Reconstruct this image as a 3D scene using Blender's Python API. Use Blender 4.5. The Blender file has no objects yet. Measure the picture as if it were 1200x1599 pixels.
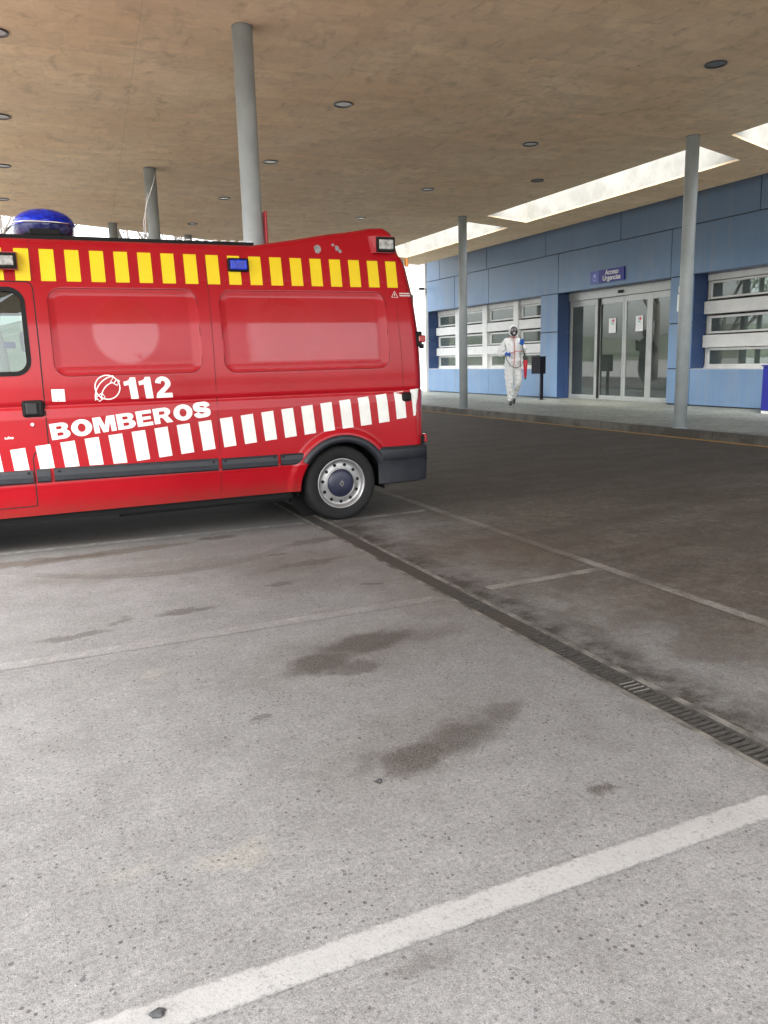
import bpy, bmesh, math, random
import numpy as np
from math import sin, cos, pi, sqrt, radians
from mathutils import Vector, Matrix
from mathutils.geometry import tessellate_polygon
random.seed(7); rng = np.random.default_rng(7)
S = bpy.context.scene
COL = S.collection

# ------------------------------------------------------------------ camera, sky, sun, exposure
YAW, PITCH, ROLL = .41646288, .19125363, -.02588429
f_ = Vector((sin(YAW)*cos(PITCH), cos(YAW)*cos(PITCH), -sin(PITCH)))
r_ = Vector((cos(YAW), -sin(YAW), 0)); u_ = r_.cross(f_)
r2 = r_*cos(ROLL)+u_*sin(ROLL); u2 = -r_*sin(ROLL)+u_*cos(ROLL)
cd = bpy.data.cameras.new('camera'); cam = bpy.data.objects.new('camera', cd); COL.objects.link(cam)
cam.matrix_world = Matrix(((r2.x, u2.x, -f_.x, 0), (r2.y, u2.y, -f_.y, 0), (r2.z, u2.z, -f_.z, 1.45), (0, 0, 0, 1)))
cd.sensor_fit = 'HORIZONTAL'; cd.sensor_width = 36; cd.lens = 36*1229.1/1200
cd.clip_start = .05; cd.clip_end = 2000
S.camera = cam
SUN_EL, SUN_AZ = radians(48), radians(215)     # azimuth clockwise from +Y: behind the camera, to the left
W = bpy.data.worlds.new('World'); S.world = W; W.use_nodes = True
nt = W.node_tree; nt.nodes.clear()
sky = nt.nodes.new('ShaderNodeTexSky'); sky.sky_type = 'NISHITA'; sky.sun_disc = False
sky.sun_elevation = SUN_EL; sky.sun_rotation = SUN_AZ; sky.dust_density = 3.0; sky.air_density = 1.0
hs = nt.nodes.new('ShaderNodeHueSaturation'); hs.inputs['Saturation'].default_value = .22
bg = nt.nodes.new('ShaderNodeBackground'); bg.inputs['Strength'].default_value = .15
wo = nt.nodes.new('ShaderNodeOutputWorld')
nt.links.new(sky.outputs[0], hs.inputs['Color']); nt.links.new(hs.outputs[0], bg.inputs[0]); nt.links.new(bg.outputs[0], wo.inputs[0])
sd = bpy.data.lights.new('sun', 'SUN'); sd.energy = 1.5; sd.angle = radians(25); sd.color = (1, .97, .92)
so = bpy.data.objects.new('sun', sd); COL.objects.link(so)
sdir = Vector((sin(SUN_AZ)*cos(SUN_EL), cos(SUN_AZ)*cos(SUN_EL), sin(SUN_EL)))
so.rotation_euler = sdir.to_track_quat('Z', 'Y').to_euler(); so.location = (0, 0, 30)
S.view_settings.view_transform = 'Standard'; S.view_settings.look = 'None'; S.view_settings.gamma = 1
S.view_settings.use_curve_mapping = False; S.view_settings.exposure = 2.45
S.render.engine = 'CYCLES'; S.cycles.max_bounces = 10; S.cycles.diffuse_bounces = 6
S.cycles.transparent_max_bounces = 16; S.cycles.sample_clamp_indirect = 6

# ------------------------------------------------------------------ material helpers
class NT:
    def __init__(s, name):
        m = bpy.data.materials.new(name); m.use_nodes = True; s.m = m; s.t = m.node_tree; s.t.nodes.clear()
        s.out = s.t.nodes.new('ShaderNodeOutputMaterial')
    def n(s, kind, ins=None, **at):
        nd = s.t.nodes.new(kind)
        for k, v in at.items(): setattr(nd, k, v)
        for k, v in (ins or {}).items():
            i = nd.inputs[k]
            if isinstance(v, bpy.types.NodeSocket): s.t.links.new(v, i)
            else: i.default_value = v
        return nd
    def math(s, op, a, b=0.0, c=0.0, clamp=False):
        return s.n('ShaderNodeMath', {0: a, 1: b, 2: c}, operation=op, use_clamp=clamp).outputs[0]
    def ramp(s, v, a, b, lo=0.0, hi=1.0):
        return s.n('ShaderNodeMapRange', {0: v, 1: a, 2: b, 3: lo, 4: hi}, interpolation_type='SMOOTHSTEP').outputs[0]
    def mix(s, f, a, b, blend='MIX'):
        nd = s.n('ShaderNodeMix', data_type='RGBA', blend_type=blend)
        for i, v in ((0, f), (6, a), (7, b)):
            if isinstance(v, bpy.types.NodeSocket): s.t.links.new(v, nd.inputs[i])
            else: nd.inputs[i].default_value = v if i == 0 else (tuple(v)+(1,))[:4]
        return nd.outputs[2]
    def noise(s, vec, scale, detail=4, rough=.55, dist=0.0):
        return s.n('ShaderNodeTexNoise', {'Vector': vec, 'Scale': scale, 'Detail': detail, 'Roughness': rough, 'Distortion': dist}).outputs[0]
    def co(s, scale=None, which='Object'):
        o = s.n('ShaderNodeTexCoord').outputs[which]
        if scale: o = s.n('ShaderNodeVectorMath', {0: o, 1: scale}, operation='MULTIPLY').outputs[0]
        return o
    def bump(s, h, strength=.3, dist=.01):
        return s.n('ShaderNodeBump', {'Height': h, 'Strength': strength, 'Distance': dist}).outputs[0]
    def bsdf(s, **k):
        nd = s.n('ShaderNodeBsdfPrincipled', {kk.replace('_', ' '): v for kk, v in k.items()})
        s.t.links.new(nd.outputs[0], s.out.inputs[0]); return nd
def c4(c): return (c[0], c[1], c[2], 1)
def plain(name, col, rough=.5, metal=0.0, var=.12, scale=6.0, bump=.0, coat=0.0, bscale=None, spec=.5):
    t = NT(name); v = t.co()
    n1 = t.noise(v, scale, 5, .6)
    a = tuple(max(0, c*(1-var)) for c in col); b = tuple(min(1, c*(1+var)) for c in col)
    c = t.mix(t.ramp(n1, .3, .7), a, b)
    kw = dict(Base_Color=c, Roughness=t.ramp(n1, .25, .75, rough*.88, min(1, rough*1.12)), Metallic=metal, Coat_Weight=coat)
    kw['Specular_IOR_Level'.replace('IOR', 'IOR')] = spec
    if bump: kw['Normal'] = t.bump(t.noise(v, bscale or scale*8, 4), bump, .005)
    t.bsdf(**kw); return t.m

# ------------------------------------------------------------------ mesh helpers
ORG = {}
def reg(o, org): ORG[o.name] = Vector(org)
def tag(o, label=None, cat=None, group=None, kind=None):
    if label: o['label'] = label
    if cat: o['category'] = cat
    if group: o['group'] = group
    if kind: o['kind'] = kind
    return o
def thing(name, loc, label, cat, group=None, rotz=0.0):
    o = bpy.data.objects.new(name, None); COL.objects.link(o); o.location = loc; o.rotation_euler = (0, 0, rotz)
    o.empty_display_size = .2
    reg(o, loc); return tag(o, label, cat, group)
class MB:
    def __init__(s): s.v = []; s.f = []; s.smooth = []
    def add(s, vs, fs, sm=False):
        b = len(s.v); s.v += [tuple(p) for p in vs]; s.f += [tuple(i+b for i in f) for f in fs]; s.smooth += [sm]*len(fs); return s
    def box(s, x0, x1, y0, y1, z0, z1):
        v = [(x, y, z) for z in (z0, z1) for y in (y0, y1) for x in (x0, x1)]
        return s.add(v, [(0, 2, 3, 1), (4, 5, 7, 6), (0, 1, 5, 4), (2, 6, 7, 3), (0, 4, 6, 2), (1, 3, 7, 5)])
    def rbox(s, x0, x1, y0, y1, z0, z1, r=.01):
        bm = bmesh.new(); bmesh.ops.create_cube(bm, size=1)
        for v in bm.verts: v.co = Vector(((x0+x1)/2+v.co.x*(x1-x0), (y0+y1)/2+v.co.y*(y1-y0), (z0+z1)/2+v.co.z*(z1-z0)))
        bmesh.ops.bevel(bm, geom=bm.edges[:], offset=r, segments=2, affect='EDGES', profile=.5)
        return s.frombm(bm)
    def frombm(s, bm, sm=False):
        bm.verts.index_update(); s.add([v.co[:] for v in bm.verts], [[v.index for v in f.verts] for f in bm.faces], sm); bm.free(); return s
    def prism(s, poly, a0, a1, axis='z', sm=False):   # poly: list of 2D, extruded along axis
        P = {'z': lambda p, a: (p[0], p[1], a), 'y': lambda p, a: (p[0], a, p[1]), 'x': lambda p, a: (a, p[0], p[1])}[axis]
        n = len(poly)
        s.add([P(p, a0) for p in poly]+[P(p, a1) for p in poly], [tuple(range(n))[::-1], tuple(range(n, 2*n))])
        b = len(s.v)-2*n
        for i in range(n):
            j = (i+1) % n; s.f.append((b+i, b+j, b+n+j, b+n+i)); s.smooth.append(sm)
        return s
    def cyl(s, c, r, h, axis='z', n=24, r1=None):
        r1 = r if r1 is None else r1
        A = {'z': (0, 1, 2), 'y': (0, 2, 1), 'x': (1, 2, 0)}[axis]; vs = []
        for (rr, hh) in ((r, 0), (r1, h)):
            for i in range(n):
                p = [0, 0, 0]; p[A[0]] = c[A[0]]+rr*cos(2*pi*i/n); p[A[1]] = c[A[1]]+rr*sin(2*pi*i/n); p[A[2]] = c[A[2]]+hh; vs.append(p)
        s.add(vs, [(i, (i+1) % n, n+(i+1) % n, n+i) for i in range(n)], True)
        b = len(s.v)-2*n; s.f += [tuple(b+i for i in range(n))[::-1], tuple(b+n+i for i in range(n))]; s.smooth += [False, False]
        return s
    def lathe(s, prof, c=(0, 0, 0), axis='z', n=48):   # prof: (r, h)
        A = {'z': (0, 1, 2), 'y': (0, 2, 1), 'x': (1, 2, 0)}[axis]; vs = []; fs = []
        for (rr, hh) in prof:
            for i in range(n):
                p = [0, 0, 0]; p[A[0]] = c[A[0]]+rr*cos(2*pi*i/n); p[A[1]] = c[A[1]]+rr*sin(2*pi*i/n); p[A[2]] = c[A[2]]+hh; vs.append(p)
        for k in range(len(prof)-1):
            for i in range(n): fs.append((k*n+i, k*n+(i+1) % n, (k+1)*n+(i+1) % n, (k+1)*n+i))
        return s.add(vs, fs, True)
    def tube(s, pts, r, n=8, r1=None):
        pts = [Vector(p) for p in pts]; m = len(pts); vs = []; fs = []
        for i, p in enumerate(pts):
            d = (pts[min(i+1, m-1)]-pts[max(i-1, 0)]).normalized()
            a = d.cross(Vector((0, 0, 1)) if abs(d.z) < .9 else Vector((1, 0, 0))).normalized(); b = d.cross(a)
            rr = r if r1 is None else r+(r1-r)*i/(m-1)
            vs += [p+(a*cos(2*pi*k/n)+b*sin(2*pi*k/n))*rr for k in range(n)]
        for i in range(m-1): fs += [(i*n+k, i*n+(k+1) % n, (i+1)*n+(k+1) % n, (i+1)*n+k) for k in range(n)]
        s.add(vs, fs, True); s.add([], []); b = len(s.v)-len(vs)
        s.f += [tuple(b+k for k in range(n))[::-1], tuple(b+(m-1)*n+k for k in range(n))]; s.smooth += [False, False]; return s
    def build(s, name, mat, parent=None, bevel=0.0, label=None, smooth=None):
        org = ORG.get(parent.name, Vector((0, 0, 0))) if parent else Vector((0, 0, 0))
        me = bpy.data.meshes.new(name); me.from_pydata([tuple(Vector(p)-org) for p in s.v], [], s.f)
        me.polygons.foreach_set('use_smooth', s.smooth if smooth is None else [smooth]*len(s.f))
        if mat: me.materials.append(mat)
        bm = bmesh.new(); bm.from_mesh(me); bmesh.ops.recalc_face_normals(bm, faces=bm.faces[:]); bm.to_mesh(me); bm.free()
        o = bpy.data.objects.new(name, me); COL.objects.link(o); o.parent = parent
        reg(o, org)
        if bevel:
            b = o.modifiers.new('bevel', 'BEVEL'); b.width = bevel; b.segments = 2; b.limit_method = 'ANGLE'; b.angle_limit = radians(40)
        if label: o['label'] = label
        return o
def copy_tree(o, parent=None):
    c = o.copy(); COL.objects.link(c)
    if parent: c.parent = parent
    ORG[c.name] = ORG.get(o.name, Vector())
    for ch in [x for x in bpy.data.objects if x.parent == o]: copy_tree(ch, c)
    return c
def sstep(x, a, b):
    t = np.clip((np.asarray(x, float)-a)/(b-a), 0, 1); return t*t*(3-2*t)

# ------------------------------------------------------------------ asphalt
def asphalt_nodes(t):
    """colour, height sockets of the worn asphalt, in world metres"""
    p = t.n('ShaderNodeNewGeometry').outputs['Position']
    sx = t.n('ShaderNodeSeparateXYZ', {0: p}); X, Y = sx.outputs[0], sx.outputs[1]
    big = t.noise(p, .55, 6, .6); mid = t.noise(p, 3.0, 6, .65); fine = t.noise(p, 70, 4, .7); grain = t.noise(p, 260, 3, .7)
    base = t.mix(t.ramp(big, .3, .7), (.222, .225, .228), (.268, .271, .275))
    base = t.mix(t.ramp(mid, .35, .7, 0, .35), base, (.182, .180, .178))
    # oily, brown trafficked lane under the canopy
    wob = t.math('MULTIPLY', t.math('SUBTRACT', t.noise(p, 1.1, 5, .6), .5), 1.5)
    lane = t.ramp(t.math('ADD', X, wob), 2.35, 3.9)
    lane = t.math('MULTIPLY', lane, t.ramp(t.noise(p, .9, 6, .7), .2, .6, .72, 1.0))
    worn = t.mix(t.ramp(t.noise(t.n('ShaderNodeVectorMath', {0: p, 1: (.35, 1.5, 1)}, operation='MULTIPLY').outputs[0], 1.6, 7, .65), .3, .72), (.074, .063, .053), (.175, .157, .135))
    base = t.mix(lane, base, worn)
    gl = t.ramp(t.noise(p, 13, 6, .75), .40, .60); base = t.mix(t.math('MULTIPLY', lane, t.math('MULTIPLY', gl, .55)), base, (.045, .036, .028))
    gl2 = t.ramp(t.noise(p, 31, 4, .75), .52, .64); base = t.mix(t.math('MULTIPLY', lane, t.math('MULTIPLY', gl2, .45)), base, (.21, .19, .165))
    mid2 = t.math('MULTIPLY', t.ramp(X, 2.35, 2.7), t.ramp(t.noise(p, 2.4, 6, .7, .4), .42, .62)); base = t.mix(t.math('MULTIPLY', mid2, .55), base, (.085, .07, .055))
    lt = t.math('MULTIPLY', lane, t.ramp(t.noise(p, 3.5, 6, .75, .5), .52, .72)); base = t.mix(t.math('MULTIPLY', lt, .35), base, (.22, .20, .175))
    # grime beside the channel
    dx = t.math('ABSOLUTE', t.math('SUBTRACT', X, 2.38))
    g = t.math('MULTIPLY', t.ramp(t.math('ADD', dx, t.math('MULTIPLY', mid, .25)), .18, .52, 1, 0), t.ramp(X, 2.25, 2.35, .25, 1))
    base = t.mix(t.math('MULTIPLY', g, t.math('MULTIPLY_ADD', t.ramp(t.noise(p, 5, 5, .7), .35, .6), .5, .42)), base, (.04, .033, .025))
    # dirt under the parked van, with the van's shadow painted into the colour
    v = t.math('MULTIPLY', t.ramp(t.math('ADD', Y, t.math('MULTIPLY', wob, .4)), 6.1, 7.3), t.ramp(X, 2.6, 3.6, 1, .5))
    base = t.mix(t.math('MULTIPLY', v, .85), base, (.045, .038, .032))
    # individual stains
    wn = t.n('ShaderNodeTexNoise', {'Vector': p, 'Scale': 7.0, 'Detail': 5.0, 'Roughness': .65}).outputs[1]
    wv = t.n('ShaderNodeVectorMath', {0: wn, 1: (.5, .5, .5)}, operation='SUBTRACT').outputs[0]
    wv = t.n('ShaderNodeVectorMath', {0: wv, 'Scale': .22}, operation='SCALE').outputs[0]
    q = t.n('ShaderNodeVectorMath', {0: p, 1: wv}, operation='ADD').outputs[0]
    def blob(cx, cy, rx, ry, rot, soft=.45):
        m = t.n('ShaderNodeMapping', {0: q, 'Location': (cx, cy, 0), 'Rotation': (0, 0, radians(rot)), 'Scale': (rx, ry, 1)}, vector_type='TEXTURE').outputs[0]
        m = t.n('ShaderNodeVectorMath', {0: m, 1: (1, 1, 0)}, operation='MULTIPLY').outputs[0]
        L = t.n('ShaderNodeVectorMath', {0: m}, operation='LENGTH').outputs['Value']
        return t.ramp(L, 1-soft, 1+soft, 1, 0)
    def group(lst):
        r = None
        for b in lst:
            k = b[6] if len(b) > 6 else 1.0
            x = t.math('MULTIPLY', blob(*b[:6]), k)
            r = x if r is None else t.math('MAXIMUM', r, x)
        return r
    dark = group([(1.17, 3.46, .17, .12, 10, .42), (1.5, 3.62, .28, .13, 5, .4), (1.3, 3.33, .14, .07, 0, .3, .8), (1.85, 3.6, .2, .08, 10, .6, .4),
                  (1.19, 2.41, .14, .1, 20, .4), (1.42, 2.5, .2, .1, 22, .6, .85), (1.66, 2.6, .12, .06, 20, .6, .7), (1.66, 1.93, .05, .035, 0, .6),
                  (.73, 4.63, .16, .055, 5, .4, .8), (.10, 4.46, .18, .05, 5, .4, .7), (.36, 4.62, .08, .04, 30, .5, .6),
                  (1.39, 4.92, .1, .05, 0, .3, .7), (1.93, 4.63, .08, .035, 0, .3, .7), (.735, 3.01, .05, .022, 0, .4, .7), (.98, 2.32, .014, .012, 0, .2),
                  (.5, 7.0, .5, .1, -3, .4, .7), (1.35, 6.55, .16, .07, 0, .3, .9), (2.0, 6.0, .3, .07, 10, .5, .7), (1.75, 5.35, .3, .06, 8, .5, .6), (1.62, 5.7, .09, .03, 0, .4, .7), (.2, 6.42, .3, .05, 0, .5, .6), (1.0, 2.45, .1, .05, 20, .6, .4), (.74, 1.5, .07, .04, 0, .6, .45)])
    brown = group([(.0, 6.42, .6, .11, -3, .3), (.62, 6.46, .5, .08, 0, .3, 1.0), (1.6, 4.9, .5, .25, 0, .6, .4), (2.1, 4.4, .25, .9, 0, .6, .5), (.75, 5.75, 1.0, .22, -4, .6, .5), (1.75, 5.4, .6, .45, 0, .6, .6), (1.25, 2.55, .5, .26, 25, .6, .32), (1.2, 6.15, .9, .2, 0, .6, .45),
                   (1.5, 3.55, .6, .3, 10, .6, .42), (3.1, 5.0, .55, .6, 0, .5, .8), (3.1, 3.4, .5, .3, 0, .6, .35)])
    speck = t.ramp(t.noise(p, 170, 4, .75), .40, .58)
    base = t.mix(t.math('MULTIPLY', t.math('MULTIPLY', brown, t.math('MULTIPLY_ADD', speck, .4, .6)), .8), base, (.10, .078, .056))
    base = t.mix(t.math('MULTIPLY', dark, t.math('MULTIPLY_ADD', speck, .5, .36)), base, (.036, .025, .017))
    # faint tyre mark
    par = t.math('ADD', t.math('MULTIPLY_ADD', X, -.803, 5.936), t.math('MULTIPLY', t.math('MULTIPLY', X, X), .451))
    dp = t.math('ABSOLUTE', t.math('SUBTRACT', Y, par))
    tm = t.math('MULTIPLY', t.ramp(dp, .05, .085, 1, 0), t.math('MULTIPLY', t.ramp(X, -.8, .3), t.ramp(X, 1.4, 2.0, 1, 0)))
    tread = t.ramp(t.math('SINE', t.math('MULTIPLY', t.math('SUBTRACT', Y, par), 120)), -.4, .6, .45, 1)
    base = t.mix(t.math('MULTIPLY', t.math('MULTIPLY', tm, tread), .5), base, (.1, .088, .078))
    # pale spots
    pale = group([(.42, 2.13, .1, .06, 20, .5), (.13, 2.17, .07, .03, 0, .5, .6), (.42, 3.72, .08, .05, 10, .35, .8), (.1, 3.72, .05, .03, 0, .4, .5)])
    base = t.mix(t.math('MULTIPLY', pale, .30), base, (.36, .34, .28))
    # unseen concrete yard outside the canopy, paled to bounce light onto the ceiling
    out = t.math('MAXIMUM', t.ramp(X, -3.6, -3.2, 1, 0), t.ramp(Y, -4.2, -3.8, 1, 0))
    base = t.mix(out, base, (.44, .43, .41))
    # aggregate: stones in three sizes, dark pits
    def stones(scale, thr, jit=1.0):
        vo = t.n('ShaderNodeTexVoronoi', {'Vector': p, 'Scale': scale, 'Randomness': jit}, feature='F1')
        rnd = t.n('ShaderNodeSeparateColor', {0: vo.outputs['Color']}).outputs
        sel = t.ramp(rnd[0], thr, thr+.02); size = t.math('MULTIPLY_ADD', rnd[1], .28, .12)
        d = t.math('SUBTRACT', vo.outputs['Distance'], size)
        return t.math('MULTIPLY', t.ramp(d, -.05, .06, 1, 0), sel), rnd[2]
    s1, c1 = stones(66, .50); s2, c2 = stones(125, .35); s3, c3 = stones(44, .972); s5, c5 = stones(170, .86); s6, c6 = stones(210, .45)
    base = t.mix(t.ramp(fine, .35, .65, 0, .75), base, t.mix(1, base, (.66, .65, .64), 'MULTIPLY'))
    patch = t.ramp(t.noise(p, 5, 6, .75), .35, .68)
    base = t.mix(t.math('MULTIPLY', patch, .7), base, t.mix(1, base, (.80, .785, .775), 'MULTIPLY'))
    base = t.mix(t.ramp(t.noise(p, 24, 4, .7), .42, .66, 0, .5), base, t.mix(1, base, (1.3, 1.29, 1.27), 'MULTIPLY'))
    base = t.mix(t.ramp(grain, .38, .62, 0, .7), base, t.mix(1, base, (.55, .54, .54), 'MULTIPLY'))
    base = t.mix(t.math('MULTIPLY', s6, .30), base, (.09, .085, .08))
    base = t.mix(t.math('MULTIPLY', s2, .5), base, (.10, .095, .09))
    base = t.mix(t.math('MULTIPLY', s5, t.math('MULTIPLY_ADD', lane, .2, .22)), base, (.46, .45, .43))
    base = t.mix(t.math('MULTIPLY', s1, t.math('MULTIPLY', t.ramp(t.noise(p, 4, 3), .35, .65, .4, 1), t.ramp(c1, 0, 1, .25, .95))), base, (.065, .062, .062))
    base = t.mix(t.math('MULTIPLY', s3, t.ramp(c3, 0, 1, .2, .8)), base, (.06, .06, .062))
    h = t.math('ADD', t.math('MULTIPLY', fine, .6), t.math('MULTIPLY', grain, .5))
    h = t.math('SUBTRACT', h, t.math('MULTIPLY', t.math('ADD', s1, s2), .25))
    return base, h, p, lane
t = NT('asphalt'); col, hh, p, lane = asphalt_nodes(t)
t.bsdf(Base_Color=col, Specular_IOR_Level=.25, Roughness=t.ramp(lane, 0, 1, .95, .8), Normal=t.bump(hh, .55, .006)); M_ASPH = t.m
def paint_mat(name, colr, cover, streak=9.0, axis='x', soft=0.0):
    t = NT(name); col, hh, p, lane = asphalt_nodes(t)
    w = t.noise(p, streak, 7, .72); w2 = t.noise(p, 130, 3, .7)
    k = t.math('ADD', t.math('MULTIPLY', w, .6), t.math('MULTIPLY', w2, .4))
    f = t.ramp(k, .62-cover*.35, .50-cover*.35, 0, 1) if False else t.ramp(k, .30+.35*(1-cover), .42+.35*(1-cover))
    gs = t.n('ShaderNodeSeparateXYZ', {0: t.n('ShaderNodeTexCoord').outputs['Generated']})
    e = t.math('MULTIPLY', t.math('ABSOLUTE', t.math('SUBTRACT', gs.outputs[1 if axis == 'x' else 0], .5)), 2)
    if soft: e = t.ramp(t.math('ADD', e, t.math('MULTIPLY', t.math('SUBTRACT', t.noise(p, 26, 5, .7), .5), .9)), .80-soft, 1.0, 1, 0)
    else: e = 1.0
    f = t.math('MULTIPLY', f, e)
    f = t.math('MULTIPLY', f, t.ramp(t.noise(p, 90, 4, .75), .34, .50, .45, 1))
    f = t.math('MULTIPLY', f, t.ramp(t.noise(p, 2.7, 6, .7), .32, .60, .62, 1))
    c = t.mix(t.math('MULTIPLY', f, min(1, .35+cover*.6)), col, colr)
    t.bsdf(Base_Color=c, Roughness=.8, Normal=t.bump(hh, .4, .005)); return t.m
M_LINE = paint_mat('white_line_paint', (.29, .29, .287), .88, soft=.03)
M_FAINT = paint_mat('faded_line_paint', (.31, .305, .30), .42, soft=.0)
M_FAINT2 = paint_mat('worn_line_paint', (.27, .26, .245), .55, 4.0, soft=.0)
M_FAINT3 = paint_mat('worn_long_line_paint', (.29, .28, .265), .46, 1.6, axis='y', soft=.3)
M_YLINE = paint_mat('yellow_line_paint', (.40, .22, .04), 1.0)

G = MB()
def quad_grid(xs, ys, skip, z=0.0):
    vs = [(x, y, z) for y in ys for x in xs]; nx = len(xs); fs = []
    for j in range(len(ys)-1):
        for i in range(nx-1):
            if (i, j) in skip: continue
            fs.append((j*nx+i, j*nx+i+1, (j+1)*nx+i+1, (j+1)*nx+i))
    return vs, fs
DX0, DX1, DY0, DY1 = 2.225, 2.41, -6.0, 12.0
vs, fs = quad_grid([-400, -20, DX0, DX1, 10.27, 40, 400], [-400, -20, DY0, DY1, 40, 400], {(2, 2)})
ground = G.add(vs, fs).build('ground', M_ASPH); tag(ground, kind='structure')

def flat(name, pts, mat, z, kind='structure'):
    me = bpy.data.meshes.new(name); me.from_pydata([(x, y, z) for x, y in pts], [], [tuple(range(len(pts)))]); me.materials.append(mat)
    o = bpy.data.objects.new(name, me); COL.objects.link(o); tag(o, kind=kind); return o
flat('parking_line', [(-4, 1.57), (2.2, 1.57), (2.2, 1.675), (-4, 1.675)], M_LINE, .0025)
flat('parking_line', [(2.44, 1.57), (3.45, 1.57), (3.45, 1.675), (2.44, 1.675)], M_LINE, .0025)
flat('parking_line', [(-4, 4.12), (2.19, 4.08), (2.19, 4.18), (-4, 4.24)], M_FAINT, .0025)
flat('parking_line', [(2.55, 4.12), (3.47, 4.14), (3.47, 4.22), (2.55, 4.20)], M_FAINT2, .0025)
flat('parking_line', [(-4, 6.95), (2.18, 6.7), (2.18, 6.79), (-4, 7.05)], M_FAINT, .0025)
flat('parking_line', [(2.45, 6.62), (3.4, 6.66), (3.4, 6.75), (2.45, 6.71)], M_FAINT2, .0025)
flat('parking_line', [(3.475, -3), (3.565, -3), (3.545, 12), (3.455, 12)], M_FAINT3, .003)
flat('yellow_line', [(10.10, -10), (10.22, -10), (10.22, 45), (10.10, 45)], M_YLINE, .0025)

# ------------------------------------------------------------------ drain channel
M_IRON = plain('cast_iron', (.036, .033, .029), .8, .0, .35, 30, .5)
M_IRON2 = plain('bright_bar', (.30, .29, .27), .4, .6, .2, 60, .2)
M_CEMENT = plain('channel_concrete', (.10, .095, .085), .9, 0, .65, 9, .5)
M_PIT = plain('channel_dirt', (.008, .007, .006), .9, 0, .3, 8, .3)
dr = thing('drain_channel', (2.32, 3, 0), 'long dark iron drain grating set across the asphalt behind the van wheel', 'drain')
b = MB(); b.box(DX0+.001, DX0+.030, DY0, DY1, -.15, .001); b.box(DX1-.030, DX1-.001, DY0, DY1, -.15, .001); b.build('frame', M_CEMENT, dr)
MB().box(DX0+.022, DX1-.022, DY0, DY1, -.16, -.11).build('channel_bed', M_PIT, dr)
pr0 = None
y = 0.6; k = 0
sec = .5
g = MB(); gx0, gx1 = DX0+.033, DX1-.033
g.box(gx0, gx0+.012, 0, sec-.006, -.03, -.002); g.box(gx1-.012, gx1, 0, sec-.006, -.03, -.002)
for i in range(16): g.box(gx0+.012, gx1-.012, i*.0309+.003, i*.0309+.014, -.014, -.003)
gm = None
ny = int((9.1-(-1))/sec)
for i in range(ny):
    y0 = -1.0+i*sec
    if gm is None:
        o = g.build('grate', M_IRON, None); gm = o.data
        o.parent = dr; o.location = Vector((0, y0, 0))-Vector(dr.location)
        first = o
    else:
        c = first.copy(); COL.objects.link(c); c.location = Vector((0, y0, random.uniform(-.0015, .0005)))-Vector(dr.location)
M_SILT = plain('dark_silt', (.03, .024, .018), .95, 0, .45, 25, .6)
for (a_, b_) in ((3.3, 3.75), (4.15, 9.1)): MB().box(gx0+.013, gx1-.013, a_, b_, -.012, -.0045).build('silt', M_SILT, dr)
b = MB()
for k in range(4): b.box(gx0+.02, gx1-.014, 2.5033+k*.0309+.001, 2.5033+k*.0309+.008, -.0025, -.0005)
b.build('scraped_bars', M_IRON2, dr, label='four bright scraped bars')

# ------------------------------------------------------------------ pavement and kerb
t = NT('pavement_concrete'); p = t.co()
n1 = t.noise(p, .8, 6, .6); n2 = t.noise(p, 9, 5, .6); n3 = t.noise(p, 120, 3)
c = t.mix(t.ramp(n1, .3, .7), (.165, .175, .145), (.24, .25, .212)); c = t.mix(t.ramp(n2, .4, .75, 0, .4), c, (.14, .14, .12))
sx = t.n('ShaderNodeSeparateXYZ', {0: t.n('ShaderNodeNewGeometry').outputs['Position']})
edge = t.ramp(t.math('ADD', sx.outputs[0], t.math('MULTIPLY', n1, 1.2)), 10.9, 11.5, 1, 0)
c = t.mix(t.math('MULTIPLY', edge, .45), c, (.10, .09, .075))
t.bsdf(Base_Color=c, Roughness=t.ramp(n2, .3, .7, .38, .6), Normal=t.bump(n3, .15, .003)); M_PAVE = t.m
PZ = .13
pav = MB().box(10.41, 15.9, -10, 60, -.1, PZ).build('pavement', M_PAVE); tag(pav, kind='structure')
t = NT('kerb_stone'); p = t.n('ShaderNodeNewGeometry').outputs['Position']
n1 = t.noise(p, 1.3, 5, .6); n2 = t.noise(p, 40, 4)
c = t.mix(t.ramp(n1, .42, .58), (.03, .026, .02), (.085, .08, .068)); c = t.mix(t.ramp(n2, .4, .7, 0, .4), c, (.09, .08, .07))
t.bsdf(Base_Color=c, Roughness=.75, Normal=t.bump(n2, .3, .004)); M_KERB = t.m
k0 = None
for i in range(30):
    if k0 is None:
        k0 = MB().box(0, .145, 0, 1.392, 0, PZ+.004+.1).build('kerb_stone', M_KERB, None, bevel=.012); c = k0
    else: c = k0.copy(); COL.objects.link(c)
    c.parent = pav; c.location = (10.255, -7.12+i*1.4+random.uniform(-.002, .002), -.1+random.uniform(-.002, .002))

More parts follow.
